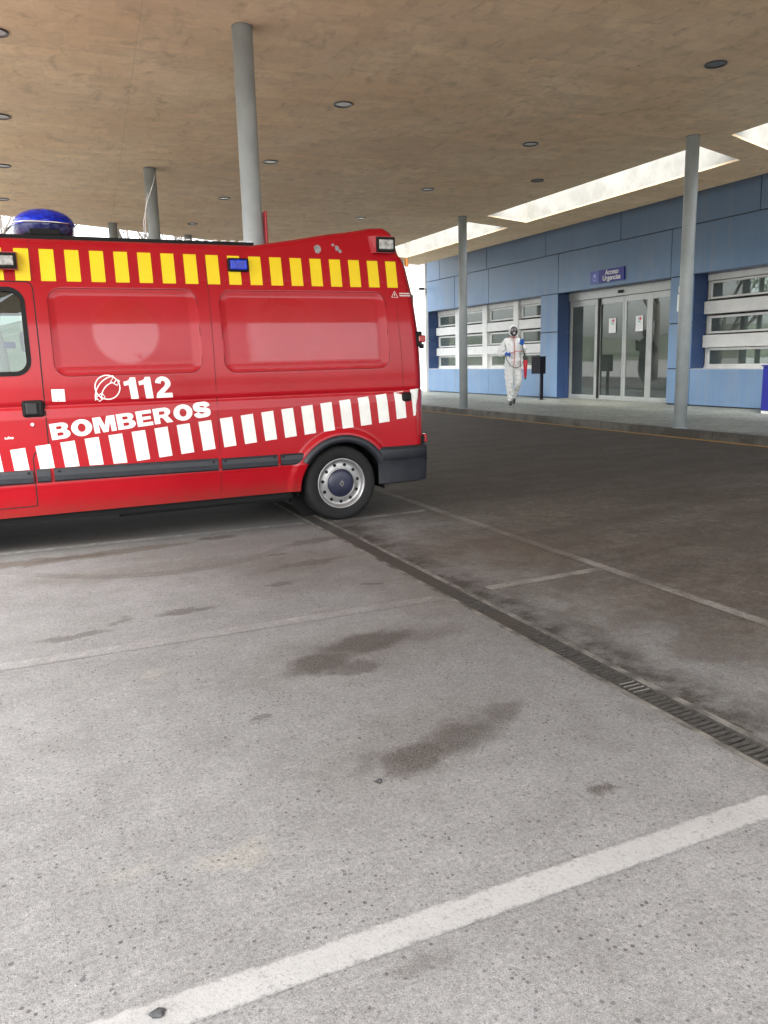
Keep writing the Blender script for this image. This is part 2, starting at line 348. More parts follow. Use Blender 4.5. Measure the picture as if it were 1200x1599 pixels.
# ------------------------------------------------------------------ canopy
t = NT('board_marked_concrete'); p = t.co()
grid = t.n('ShaderNodeMapping', {0: p, 'Rotation': (0, 0, radians(4)), 'Scale': (1, 1, 1)}).outputs[0]
br = t.n('ShaderNodeTexBrick', {'Vector': grid, 'Color1': (.2, .2, .2, 1), 'Color2': (.8, .8, .8, 1), 'Mortar': (.5, .5, .5, 1), 'Scale': 1.0, 'Mortar Size': .004, 'Brick Width': .5, 'Row Height': .25}, offset=.5)
br2 = t.n('ShaderNodeTexBrick', {'Vector': grid, 'Color1': (.2, .2, .2, 1), 'Color2': (.8, .8, .8, 1), 'Mortar': (.5, .5, .5, 1), 'Scale': 1.0, 'Mortar Size': .006, 'Brick Width': 2.5, 'Row Height': 1.25}, offset=.0)
n1 = t.noise(p, .5, 6, .6); n2 = t.noise(p, 4.0, 6, .7, .5); n3 = t.noise(t.n('ShaderNodeVectorMath', {0: p, 1: (1.7, 1.0, 1)}, operation='MULTIPLY').outputs[0], 2.6, 7, .72, .6)
c = t.mix(t.ramp(n1, .3, .7), (.82, .59, .36), (.92, .73, .49))
c = t.mix(t.ramp(n2, .40, .68, 0, .42), c, (.60, .42, .25))
n4 = t.noise(t.n('ShaderNodeVectorMath', {0: p, 1: (1, 3.2, 1)}, operation='MULTIPLY').outputs[0], 2.2, 6, .7, .3)
c = t.mix(t.ramp(n4, .52, .66, 0, .38), c, (.60, .43, .26))
c = t.mix(t.ramp(n3, .52, .68, 0, .5), c, (.43, .315, .195))
c = t.mix(t.math('MULTIPLY', t.math('SUBTRACT', t.n('ShaderNodeSeparateColor', {0: br.outputs[0]}).outputs[0], .2), .34), c, (.34, .24, .15))
c = t.mix(t.math('MULTIPLY', t.math('SUBTRACT', t.n('ShaderNodeSeparateColor', {0: br2.outputs[0]}).outputs[0], .2), .34), c, (.62, .49, .36))
c = t.mix(t.math('MULTIPLY', br2.outputs[1], .18), c, (.2, .16, .12))
vo = t.n('ShaderNodeTexVoronoi', {'Vector': p, 'Scale': 1.3}, feature='F1')
c = t.mix(t.ramp(vo.outputs['Distance'], .012, .03, .8, 0), c, (.06, .045, .035))
t.bsdf(Base_Color=c, Roughness=.85, Normal=t.bump(t.math('ADD', n3, t.math('MULTIPLY', n2, .5)), .25, .01)); M_SOFFIT = t.m
t = NT('white_painted_concrete'); p = t.co(); n1 = t.noise(p, 2.0, 6, .65)
c = t.mix(t.ramp(n1, .35, .7), (.33, .325, .295), (.25, .245, .22)); t.bsdf(Base_Color=c, Roughness=.8, Normal=t.bump(t.noise(p, 14, 4), .15, .004)); M_WCONC = t.m
CZ, CT = 4.95, 5.62
SLX0, SLX1, SLY0 = -2.6, 14.05, -3.0
outer = [(SLX0, SLY0), (SLX1, SLY0), (SLX1, 27.9), (6.56, 24.35), (SLX0, 19.9)]
holes = []
for (y0, y1) in ((3.4, 10.35), (11.06, 18.04), (18.95, 25.4)):
    if y0 < SLY0: y0 = SLY0+.6
    holes.append([(11.03, y0), (11.03, y1), (12.6, y1+.55), (12.6, y0+.52)])
canopy = thing('entrance_canopy', (4, 10, CZ), 'broad flat board-marked concrete canopy with white lined skylight slots in front of the hospital', 'canopy')
loops = [outer]+[h for h in holes]
flatpts = [Vector((x, y, 0)) for lp in loops for (x, y) in lp]
tris = tessellate_polygon([[Vector((x, y, 0)) for x, y in lp] for lp in loops])
b = MB(); b.add([(v.x, v.y, CZ) for v in flatpts], [tuple(tr) for tr in tris]); b.add([(v.x, v.y, CT) for v in flatpts], [tuple(tr) for tr in tris])
n = len(outer)
b.add([(x, y, z) for z in (CZ, CT) for x, y in outer], [(i, (i+1) % n, n+(i+1) % n, n+i) for i in range(n)])
b.build('slab', M_SOFFIT, canopy)
for h in holes:
    b = MB(); n = 4
    hi = []
    b.add([(x, y, z) for z in (CZ+.035, CT+.18) for x, y in h], [(i, (i+1) % n, n+(i+1) % n, n+i) for i in range(n)])
    b.build('skylight_upstand', M_WCONC, canopy)
    cx = sum(q[0] for q in h)/4; cy = sum(q[1] for q in h)/4
    o_ = [(x+(.09 if x > cx else -.09), y+(.09 if y > cy else -.09)) for x, y in h]
    b = MB(); b.add([(x, y, z) for z in (CT+.0, CT+.18) for x, y in o_], [(i, (i+1) % n, n+(i+1) % n, n+i) for i in range(n)])
    b.add([(x, y, CT+.18) for x, y in o_+h], [(i, (i+1) % n, n+(i+1) % n, n+i) for i in range(n)])
    b.build('upstand_cap', M_WCONC, canopy)
    b = MB(); b.add([(x, y, z) for z in (CZ, CZ+.035) for x, y in h], [(i, (i+1) % n, n+(i+1) % n, n+i) for i in range(n)]); b.build('drip_edge', M_SOFFIT, canopy)
M_COLM = plain('column_paint', (.33, .37, .38), .42, 0, .10, 3, .12, bscale=25)
M_COLLAR = plain('column_collar', (.20, .20, .19), .6)
colspec = [((10.45, 10.6), 'grey round column on the pavement kerb right of the glass doors'),
           ((10.45, 18.25), 'slender grey round column in front of the barred white windows'),
           ((2.45, 8.93), 'thick grey round column rising close behind the fire van roof'),
           ((2.40, 15.5), 'grey round column behind the van with a dark collar, left of the thick column'),
           ((2.33, 21.5), 'short visible grey column near the canopy edge, right of the blue beacon'),
           ((4.44, 22.9), 'thin pale column top seen at the far canopy edge between bare trees')]
c0 = None
for i, ((x, y), lab) in enumerate(colspec):
    if c0 is None:
        c0 = thing('round_column', (x, y, 0), lab, 'column', 'round steel columns carrying the canopy')
        MB().cyl((x, y, -.02), .108, CZ+.02, n=40).build('shaft', M_COLM, c0)
        MB().cyl((x, y, CZ-.016), .110, .014, n=40).build('collar', M_COLLAR, c0)
        MB().cyl((x, y, PZ), .125, .012, n=40).build('base_ring', M_COLM, c0)
    else:
        c = copy_tree(c0); c.location = (x, y, 0 if x > 5 else 0); c['label'] = lab
M_REDP = plain('red_plate', (.35, .012, .02), .4)
tag(MB().rbox(2.566, 2.598, 8.84, 8.98, 2.2, 3.09, .012).build('sign_plate', M_REDP), 'thin red upright plate fixed to the thick column above the van roof', 'plate')
# downlights
M_RIM = plain('lamp_rim', (.10, .085, .085), .4, .5); M_LGLASS = plain('lamp_glass', (.62, .62, .60), .25, 0, .25, 40)
M_LDARK = plain('lamp_glass_dark', (.10, .115, .11), .3, 0, .25, 30)
dl = [(4.39, 10.97, 1), (8.19, 7.99, 0), (8.12, 11.88, 2), (9.87, 14.18, 0), (8.10, 15.60, 1), (8.03, 19.14, 1), (4.33, 14.37, 1), (4.27, 17.71, 1), (4.22, 21.05, 1),
      (.06, 9.95, 1), (.03, 13.05, 1), (-.01, 16.06, 1), (-.09, 19.1, 1)]
dlab = ['pale round downlight in the concrete ceiling right of the thick column', 'large dark greenish round downlight at the upper right of the ceiling', 'round downlight in mid ceiling above the blue wall, half dark',
        'small dark round ceiling disc nearest the long skylight', 'pale round downlight left of the slender column', 'small pale round downlight just above the van tail', 'round downlight just right of the thick column shaft',
        'round downlight between the thick column and the one behind it', 'smallest round downlight just above the van roof beside the thick column',
        'round downlight at the left picture edge, topmost of four', 'round downlight at the left picture edge, second of four from the top', 'round downlight at the left picture edge, third of four from the top', 'round downlight at the left picture edge just above the beacon']
for (x, y, kd), lab in zip(dl, dlab):
    d = thing('downlight', (x, y, CZ), lab, 'ceiling light', 'round downlights in the canopy ceiling')
    MB().lathe([(.105, .004), (.107, -.014), (.132, -.016), (.136, -.001)], (x, y, CZ), n=32).build('rim', M_RIM, d)
    MB().lathe([(.0001, -.006), (.06, -.007), (.106, -.004)], (x, y, CZ), n=32).build('lens', M_LDARK if kd == 0 else M_LGLASS, d)

# ------------------------------------------------------------------ hospital building
t = NT('blue_cladding'); p = t.co(); gp = t.n('ShaderNodeNewGeometry').outputs['Position']
st = t.n('ShaderNodeVectorMath', {0: gp, 1: (1, 2.2, .16)}, operation='MULTIPLY').outputs[0]
n1 = t.noise(st, 2.2, 6, .65); n2 = t.noise(gp, .9, 4)
oi = t.n('ShaderNodeObjectInfo').outputs['Random']
c = t.mix(t.ramp(n2, .3, .7), (.12, .205, .335), (.15, .245, .38))
c = t.mix(t.ramp(n1, .46, .66, 0, .42), c, (.22, .25, .29))
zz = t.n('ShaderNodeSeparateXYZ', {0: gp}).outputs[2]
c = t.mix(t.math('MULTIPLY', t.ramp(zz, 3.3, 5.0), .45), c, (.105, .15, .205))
c = t.mix(t.math('MULTIPLY', oi, .10), c, (.2, .3, .5))
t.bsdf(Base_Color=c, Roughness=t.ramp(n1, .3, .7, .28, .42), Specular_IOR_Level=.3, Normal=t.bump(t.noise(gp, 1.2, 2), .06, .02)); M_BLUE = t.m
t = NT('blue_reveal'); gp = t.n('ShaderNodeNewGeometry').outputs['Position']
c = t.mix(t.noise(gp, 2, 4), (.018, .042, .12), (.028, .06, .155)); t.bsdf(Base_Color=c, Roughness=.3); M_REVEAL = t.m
M_JOINT = plain('joint_backing', (.05, .06, .075), .8)
M_ALU = plain('white_aluminium', (.60, .61, .60), .38, .0, .06, 4)
M_ALUG = plain('anodised_aluminium', (.36, .375, .365), .33, .35, .08, 4)
M_GASKET = plain('gasket', (.008, .008, .009), .6)
M_INT = plain('dim_interior', (.55, .57, .55), .9, 0, .25, 1.5)
M_INTF = plain('interior_floor', (.40, .42, .40), .4, 0, .2, 2)
def glass_mat(name, tint, fr=.12, rough=.0, haze=.09):
    t = NT(name)
    lw = t.n('ShaderNodeFresnel', {'IOR': 1.5}).outputs[0]
    f = t.math('ADD', t.math('MULTIPLY', lw, 1.15), fr, clamp=True)
    a = t.n('ShaderNodeBsdfTransparent', {0: c4(tint)}); g = t.n('ShaderNodeBsdfGlossy', {0: (.92, .97, .96, 1), 'Roughness': rough})
    m = t.n('ShaderNodeMixShader', {0: f, 1: a.outputs[0], 2: g.outputs[0]}); df = t.n('ShaderNodeBsdfDiffuse', {0: (.42, .47, .45, 1)})
    m = t.n('ShaderNodeMixShader', {0: t.ramp(t.noise(t.co(), 1.3, 4, .6), .3, .7, haze*.7, haze*1.3), 1: m.outputs[0], 2: df.outputs[0]}); t.t.links.new(m.outputs[0], t.out.inputs[0]); return t.m  # grey-green haze painted over the glass to lift its blacks
M_GLASS = glass_mat('window_glass', (.68, .74, .72), .05)
M_DGLASS = glass_mat('door_glass', (.55, .62, .59), .06, haze=.075)
WX = 14.95
hosp = thing('hospital_building', (WX, 18, 0), 'blue panelled single storey hospital entrance wing with white framed windows', 'building')
# core behind the panels (pieces around the openings), and rooms
BX = WX+.04
b = MB(); b.box(BX, 15.38, -8, 28.95, 3.34, 5.6); b.box(BX, 15.38, 21.29, 28.95, PZ, .98); b.box(BX, 15.38, 20.41, 21.17, PZ, 3.34)
b.box(BX, 15.38, 14.98, 15.64, PZ, 3.34); b.box(BX, 15.38, -8, 14.86, PZ, .98); b.box(BX, 15.38, -8, 9.3, .98, 3.34)
b.build('wall_core', M_JOINT, hosp)
b = MB(); b.box(21, 21.2, -8, 29, 0, 5.6); b.box(15.6, 21, -8.2, -8, 0, 5.6); b.box(15.6, 21, 28.96, 29.1, 0, 5.6); b.box(15.7, 15.95, 20.9, 21.0, 0, 3.5); b.box(15.46, 21, -8, 28.96, 3.42, 3.55)
b.box(15.55, 21, 21.1, 21.2, PZ, 3.42); b.box(15.55, 21, 15.0, 15.1, PZ, 3.42); b.build('inner_wall', M_INT, hosp)
MB().box(15.46, 21, -8, 28.96, PZ-.05, PZ+.004).build('inner_floor', M_INTF, hosp)
MB().box(14.2, 21.2, -8.3, 29.1, 5.62, 5.9).build('roof', plain('roof_membrane', (.3, .3, .29), .9), hosp)
MB().box(14.12, 14.95, -8.3, 28.98, 5.40, 5.615).build('eave_light_block', M_SOFFIT, hosp)  # added unseen eave, keeps light out of the gap between slab and wall
def panel(y0, y1, z0, z1, x=WX, mat=None):
    g = .012; x += random.uniform(-.003, .003)
    MB().box(x, x+.03, y0+g, y1-g, z0+g, z1-g).build('cladding_panel', mat or M_BLUE, hosp, bevel=.004)
r1 = [29.0, 27.9, 24.45, 21.0, 17.6, 13.12, 9.7, 6.2, 2.7, -.8, -4.3, -8]
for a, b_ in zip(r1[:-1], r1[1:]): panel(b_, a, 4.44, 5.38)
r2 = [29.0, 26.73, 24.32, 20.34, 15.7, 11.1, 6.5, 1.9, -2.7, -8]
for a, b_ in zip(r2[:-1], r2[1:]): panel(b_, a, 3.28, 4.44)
for y0, y1 in ((20.34, 21.23), (14.92, 15.7)): panel(y0, y1, PZ+.03, 1.04 if y0 < 16 else 2.15)
panel(14.92, 15.7, 1.04, 2.15); panel(20.34, 21.23, 2.15, 3.28); panel(14.92, 15.7, 2.15, 3.28)
for y0, y1 in ((26.75, 28.98), (24.34, 26.75), (21.23, 24.34), (9.9, 14.92), (5, 9.9), (0, 5), (-8, 0)): panel(y0, y1, PZ+.02, 1.04)
panel(4.6, 9.3, 1.04, 3.28); panel(-8, 4.6, 1.04, 3.28)
# reveals (dark blue returns of the recesses)
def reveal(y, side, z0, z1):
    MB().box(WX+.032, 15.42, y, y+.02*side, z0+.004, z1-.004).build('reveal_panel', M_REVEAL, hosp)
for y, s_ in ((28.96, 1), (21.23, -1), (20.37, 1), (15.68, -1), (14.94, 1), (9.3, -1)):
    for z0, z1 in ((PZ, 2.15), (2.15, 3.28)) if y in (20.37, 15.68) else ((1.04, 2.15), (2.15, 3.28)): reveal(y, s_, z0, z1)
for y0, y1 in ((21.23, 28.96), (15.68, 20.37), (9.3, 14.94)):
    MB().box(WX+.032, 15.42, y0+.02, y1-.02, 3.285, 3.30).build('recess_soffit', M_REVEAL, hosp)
for y0, y1 in ((21.23, 28.96), (9.3, 14.94)): MB().box(WX+.032, 15.42, y0, y1, 1.0, 1.036).build('sill', M_ALU, hosp)
# banded windows
ROWS = ((2.74, 3.06), (1.92, 2.24), (1.14, 1.47))
BLK = {}
def banded_window(y0, y1, posts, blinds):
    w = MB(); FX = 15.40
    w.box(FX-.01, FX+.09, y0, y1, 3.13, 3.283); w.box(FX-.01, FX+.09, y0, y1, 1.04, 1.09)
    for yp in posts: w.box(FX-.10, FX+.09, yp-.15, yp+.15, 1.042, 3.282)
    wo = w.build('window', M_ALU, hosp, bevel=.006)
    for z0, z1 in ((2.34, 2.64), (1.54, 1.84)):
        edges = sorted([y0]+[p_+s*.15 for p_ in posts for s in (-1, 1)]+[y1])
        bays = [(edges[i], edges[i+1]) for i in range(0, len(edges)-1, 2)]
        for a, c_ in bays: MB().box(FX-.085, FX+.04, a+.003, c_-.003, z0, z1).build('spandrel_panel', M_ALU, wo, bevel=.006)
    edges = sorted([y0]+[p_+s*.15 for p_ in posts for s in (-1, 1)]+[y1])
    bays = [(edges[i], edges[i+1]) for i in range(0, len(edges)-1, 2)]
    for bi, (a, c_) in enumerate(bays):
        for ri, (z0, z1) in enumerate(ROWS):
            fr = MB(); e = .05; zl, zh = z0-.045, z1+.055; ya, yb = a+.03, c_-.09
            fr.box(FX+.01, FX+.06, ya, yb, zl, z0); fr.box(FX+.01, FX+.06, ya, yb, z1, zh); fr.box(FX+.01, FX+.06, ya, ya+e, z0, z1); fr.box(FX+.01, FX+.06, yb-e, yb, z0, z1)
            fr.box(FX+.03, FX+.055, a, ya, zl, zh); fr.box(FX+.03, FX+.055, yb, c_, zl, zh)
            fr.build('frame', M_ALU, wo, bevel=.004)
            MB().box(FX+.034, FX+.040, ya+e, yb-e, z0, z1).build('pane', M_GLASS, wo)
            bl = blinds.get((bi, ri))
            if bl:
                for (u0, u1, v0, v1, mt) in bl:
                    yy0 = yb-e-(yb-e-ya-e)*u1; yy1 = yb-e-(yb-e-ya-e)*u0
                    MB().box(FX+.12, FX+.13, yy0, yy1, z0+(z1-z0)*v0, z0+(z1-z0)*v1).build('blind', mt, wo)
M_BLIND = plain('pale_blind', (.72, .74, .72), .8, 0, .08); M_BLINDG = plain('grey_blind', (.30, .31, .31), .8, 0, .1)
bl = {}
# bay order runs from low y to high y: 0 = nearest pillar ... 3 = far left
for ri in range(3):
    bl[(3, ri)] = [(.48, 1.0, 0, 1 if ri else .75, M_BLIND)]
    bl[(2, ri)] = [(.0, .9, .0, [.45, .75, .5][ri], M_BLIND)] if ri != 2 else [(.0, 1, .0, .35, M_BLINDG), (.5, .75, .3, .85, M_BLIND)]
    bl[(1, ri)] = [(.0, 1, 0, [.18, .8, .5][ri], M_BLIND if ri != 2 else M_BLINDG)]
    bl[(0, ri)] = [(.5, 1.0, 0, [.15, .6, .7][ri], M_BLIND)]
banded_window(21.25, 28.93, [27.18, 25.17, 23.16], bl)
banded_window(9.32, 14.92, [], {(0, 1): [(.16, 1.0, 0, .5, plain('teal_blind', (.25, .36, .34), .7))], (0, 2): [(0, 1, 0, 1, plain('grey_green_blind', (.22, .29, .29), .7, 0, .15, 2))]})
b = MB()
for i in range(44):
    y = 14.1-i*.105; b.add([(15.56, y, 2.70), (15.60, y-.06, 2.70), (15.60, y-.06, 3.1), (15.56, y, 3.1)], [(0, 1, 2, 3)])
tag(b.build('vertical_blind', plain('vertical_blind_slat', (.34, .33, .34), .7), hosp), kind='stuff')

# sliding glass doors
DXF = 15.42
d = MB(); d.box(DXF-.05, DXF+.10, 15.68, 20.36, 3.04, 3.283); door = d.build('sliding_door', M_ALUG, hosp, bevel=.006)
MB().box(DXF-.02, DXF+.12, 15.68, 20.36, PZ+.002, PZ+.02).build('threshold', M_ALUG, door)
def leaf(y0, y1, x, st=.11, stl=None):
    fr = MB(); z0, z1 = PZ+.022, 3.035; sl = stl or st
    fr.box(x, x+.05, y0, y0+st, z0, z1); fr.box(x, x+.05, y1-sl, y1, z0, z1); fr.box(x, x+.05, y0+st, y1-sl, z0, z0+.10); fr.box(x, x+.05, y0+st, y1-sl, z1-.17, z1)
    l = fr.build('door_leaf', M_ALUG, door, bevel=.004)
    MB().box(x+.02, x+.028, y0+st, y1-sl, z0+.10, z1-.17).build('pane', M_DGLASS, door)
leaf(19.05, 20.35, DXF); leaf(17.935, 19.05, DXF+.06, .10, .06); leaf(16.92, 17.90, DXF+.005, .09, .09); leaf(15.70, 16.915, DXF, .10, .12)
MB().box(DXF+.03, DXF+.05, 17.903, 17.932, PZ+.03, 3.03).build('rubber_seal', M_GASKET, door)
MB().box(DXF+.01, DXF+.055, 18.985, 19.045, PZ+.03, 3.03).build('rubber_seal', M_GASKET, door)
MB().rbox(DXF-.10, DXF-.051, 17.90, 18.10, 3.11, 3.19, .015).build('motion_sensor', M_GASKET, door)
# lobby furniture seen dimly
tag(MB().box(17.6, 18.4, 17.6, 20.4, PZ+.005, 1.2).build('reception_counter', plain('counter_grey', (.07, .08, .08), .5)), 'low dark reception counter dimly seen behind the glass doors', 'counter')

# white rendered return wall beyond the cladding
M_WHITE = plain('white_render', (.74, .75, .74), .85, 0, .05, 2, .1)
ww = thing('white_wall', (15, 30, 0), 'white rendered wall end just beyond the blue panels behind the van tail', 'wall')
MB().box(14.93, 21, 29.11, 31.3, 0, 5.35).build('rendered_wall', M_WHITE, ww)
MB().box(14.80, 15.0, 29.4, 31.5, 5.355, 5.6).build('coping', M_WCONC, ww)
for x, y, lab in ((14.2, 31.8, 'slim white downpipe post nearest the white wall'), (13.9, 32.9, 'slim white post farther beyond the white wall')):
    tag(MB().cyl((x, y, 0), .07, 6, n=16).build('white_post', M_WHITE), lab, 'post', 'slim white posts beyond the building')
tag(MB().box(8, 40, 47, 48, 0, 7.5).build('white_building', M_WHITE), 'pale white building wall in the brightness beyond the canopy, right of the van', 'building')

# signs
M_SIGN = plain('sign_blue', (.004, .008, .21), .4, 0, .05); M_SIGNL = plain('sign_light_blue', (.07, .10, .38), .4, 0, .1)
M_SWHITE = plain('sign_white', (.8, .8, .8), .5, 0, .03)
def text_mesh(body, size, off=0.0, sx=1.0, align='LEFT', line=1.0):
    cu = bpy.data.curves.new('t', 'FONT'); cu.body = body; cu.size = size; cu.offset = off; cu.align_x = align; cu.space_line = line; cu.resolution_u = 6
    ob = bpy.data.objects.new('t', cu); COL.objects.link(ob); dg = bpy.context.evaluated_depsgraph_get()
    me = bpy.data.meshes.new_from_object(ob.evaluated_get(dg)); bpy.data.objects.remove(ob)
    for v in me.vertices: v.co.x *= sx
    return me
sg = thing('entrance_sign', (WX-.03, 18.06, 3.4), 'blue sign reading Acceso Urgencias above the sliding doors', 'sign')
MB().box(WX-.045, WX-.003, 17.37, 18.40, 3.40, 3.745).build('board', M_SIGN, sg)
MB().box(WX-.045, WX-.003, 18.402, 18.77, 3.40, 3.745).build('emblem_board', M_SIGNL, sg)
b = MB(); b.cyl((WX-.049, 18.58, 3.61), .05, .003, 'x', 20)
for k in range(5):
    a = radians(200+k*35); b.prism([(18.58+.07*cos(a)-.02, 3.58+.10*sin(a)-.012), (18.58+.07*cos(a)+.02, 3.58+.10*sin(a)-.012), (18.58+.07*cos(a)+.02, 3.58+.10*sin(a)+.012), (18.58+.07*cos(a)-.02, 3.58+.10*sin(a)+.012)], WX-.049-.0005*k, WX-.046, 'x')
b.build('emblem', plain('emblem_pale', (.35, .38, .8), .5), sg)
def wall_text(body, size, yc, z, x, mat, parent, name='lettering', off=0.0, sx=1.0):
    me = text_mesh(body, size, off, sx, 'CENTER'); org = ORG[parent.name]
    for v in me.vertices:
        u, w = v.co.x, v.co.y; v.co = Vector((x, yc-u, z+w))-org
    me.materials.append(mat); o = bpy.data.objects.new(name, me); COL.objects.link(o); o.parent = parent; return o
wall_text('Acceso', .185, 17.86, 3.60, WX-.048, M_SWHITE, sg, off=.004)
wall_text('Urgencias', .185, 17.87, 3.45, WX-.048, M_SWHITE, sg, off=.004)
M_PAPER = plain('paper', (.78, .80, .80), .6, 0, .03); M_PINK = plain('print_red', (.65, .12, .15), .6); M_TEAL = plain('print_teal', (.12, .42, .45), .6); M_YEL = plain('print_yellow', (.7, .6, .05), .6)
for (y0, y1, x, lab) in ((18.31, 18.61, DXF+.05, 'white notice with coloured print taped to the left sliding door leaf'), (17.15, 17.44, DXF-.004, 'white notice with coloured print taped to the right sliding door leaf')):
    q = thing('notice', (x, (y0+y1)/2, 2.04), lab, 'notice', 'paper notices on the sliding doors'); x += .012
    MB().box(x-.002, x, y0, y1, 2.04, 2.45).build('sheet', M_PAPER, q)
    MB().cyl((x-.0035, y0+.11, 2.375), .045, .001, 'x', 20).build('print', M_PINK, q)
    b = MB(); b.box(x-.0035, x-.0025, y0+.16, y0+.19, 2.29, 2.41); b.box(x-.0035, x-.0025, y0+.1, y0+.155, 2.27, 2.31); b.build('print', M_TEAL, q)
q = thing('wall_notice', (WX, 15.3, 2.4), 'white and yellow notice on the blue pillar half hidden by the column', 'notice')
MB().box(WX-.012, WX-.002, 15.16, 15.43, 2.44, 2.85).build('sheet', M_PAPER, q); MB().box(WX-.015, WX-.013, 15.2, 15.37, 2.50, 2.78).build('print', M_YEL, q)
tag(MB().box(WX-.012, WX-.002, 15.25, 15.40, 2.89, 3.04).build('small_notice', M_PAPER), 'small white square notice above the yellow one on the blue pillar', 'notice')
# camera on the wall
q = thing('security_camera', (14.9, 29.05, 4.17), 'small black security camera at the far end of the blue wall', 'camera')
MB().rbox(14.62, 14.84, 28.98, 29.08, 4.14, 4.23, .02).build('housing', M_GASKET, q); MB().cyl((14.84, 29.03, 4.18), .02, .1, 'x', 12).build('bracket', M_GASKET, q)
# litter box on a post
M_BINB = plain('bin_black', (.004, .004, .008), .5, 0, .3, 8, spec=.15)
q = thing('post_box', (14.24, 20.2, PZ), 'black box on a single black post beside the blue pillar left of the doors', 'bin')
MB().rbox(14.12, 14.33, 20.04, 20.5, .91, 1.41, .012).build('box', M_BINB, q); MB().box(14.21, 14.285, 20.10, 20.16, PZ+.006, .908).build('post', M_BINB, q)
MB().box(14.15, 14.34, 20.05, 20.2, PZ, PZ+.006).build('foot_plate', M_BINB, q); MB().box(14.11, 14.34, 20.03, 20.51, 1.412, 1.43).build('lid', M_BINB, q)
q = thing('blue_container', (14.3, 11.5, PZ), 'bright blue container against the wall at the right picture edge', 'container')
MB().rbox(14.10, 14.75, 10.9, 12.05, PZ+.06, 1.11, .012).build('body', M_SIGN, q); MB().box(14.11, 14.74, 10.91, 12.04, PZ, PZ+.058).build('plinth', M_ALU, q)
MB().box(14.08, 14.77, 10.88, 12.07, 1.112, 1.14).build('lid', M_SIGN, q)

exec_van = True
# ------------------------------------------------------------------ fire van
t = NT('red_paint'); p = t.n('ShaderNodeNewGeometry').outputs['Position']
sx = t.n('ShaderNodeSeparateXYZ', {0: p}); X, Z = sx.outputs[0], sx.outputs[2]
def disc(cx, cz, r, soft=.006):
    dx = t.math('SUBTRACT', X, cx); dz = t.math('SUBTRACT', Z, cz)
    d = t.math('SQRT', t.math('ADD', t.math('MULTIPLY', dx, dx), t.math('MULTIPLY', dz, dz)))
    return t.ramp(d, r-soft, r+soft, 1, 0)
n1 = t.noise(p, 2.2, 5, .6); n2 = t.noise(p, 18, 4, .6)
d1 = disc(.762, 1.725, .252, .02); d2 = t.math('SUBTRACT', disc(2.1, 1.72, .3, .03), disc(2.1, 1.69, .24, .04), clamp=True)
ghost = t.math('MAXIMUM', d1, t.math('MULTIPLY', d2, .6))
wx = t.math('ADD', X, t.math('MULTIPLY', t.math('SUBTRACT', t.noise(p, 5, 4, .6), .5), .12)); wz = t.math('ADD', Z, t.math('MULTIPLY', t.math('SUBTRACT', t.noise(p, 6, 4, .6), .5), .06))
rc2 = t.math('MULTIPLY', t.math('MULTIPLY', t.ramp(wx, 1.72, 1.80), t.ramp(wx, 2.93, 2.96, 1, 0)), t.math('MULTIPLY', t.ramp(Z, 1.455, 1.47), t.ramp(wz, 1.95, 2.02, 1, 0)))
clean = t.math('MAXIMUM', d1, t.math('MULTIPLY', rc2, .85))
base = t.mix(t.ramp(n1, .3, .7), (.285, .003, .008), (.32, .0045, .011))
base = t.mix(t.math('MULTIPLY', ghost, .35), base, (.30, .003, .007))
low = t.ramp(t.math('ADD', Z, t.math('MULTIPLY', n2, .16)), .34, .56, .5, 0)
base = t.mix(low, base, (.16, .04, .03))
ro = t.math('MULTIPLY_ADD', ghost, -.16, t.ramp(n2, .3, .7, .30, .38))
t.bsdf(Base_Color=base, Roughness=ro, Coat_Weight=t.math('MULTIPLY_ADD', clean, .50, .34), Coat_Roughness=t.math('MULTIPLY_ADD', clean, -.045, t.ramp(n2, .3, .7, .06, .09)), Specular_IOR_Level=.15, Coat_IOR=1.5)
M_RED = t.m
M_BLACKP = plain('grey_black_plastic', (.008, .010, .015), .5, 0, .25, 14, .12)
M_RUB = plain('rubber_black', (.005, .005, .005), .7, 0, .3, 10, spec=.25)
M_TYRE = plain('tyre_rubber', (.009, .009, .0095), .8, 0, .35, 18, .2, spec=.3)
M_STEEL = plain('painted_steel_rim', (.28, .28, .28), .32, .5, .14, 14)
M_CAP = plain('hub_cap_blue', (.012, .014, .034), .4, 0, .2, 12)
M_CHROME = plain('chrome', (.8, .8, .8), .15, 1.0, .02)
t = NT('yellow_film'); p = t.co(); n = t.noise(p, 9, 4)
c = t.mix(t.ramp(n, .4, .65, 0, .5), (.66, .48, .0), (.72, .53, .003)); t.bsdf(Base_Color=c, Roughness=.42, Coat_Weight=.2); M_YF = t.m
t = NT('white_film'); p = t.co(); n = t.noise(p, 9, 4)
c = t.mix(t.ramp(n, .35, .7), (.66, .66, .63), (.60, .60, .57)); t.bsdf(Base_Color=c, Roughness=.35, Coat_Weight=.2); M_WF = t.m
M_LETTER = plain('white_lettering', (.68, .68, .66), .38, 0, .03)
VC = 7.67
CAVX, CAVZ, CAVR = 2.555, .325, .405
def rr_sdf(x, z, x0, x1, z0, z1, r):
    qx = np.abs(x-(x0+x1)/2)-((x1-x0)/2-r); qz = np.abs(z-(z0+z1)/2)-((z1-z0)/2-r)
    return np.hypot(np.maximum(qx, 0), np.maximum(qz, 0))+np.minimum(np.maximum(qx, qz), 0)-r
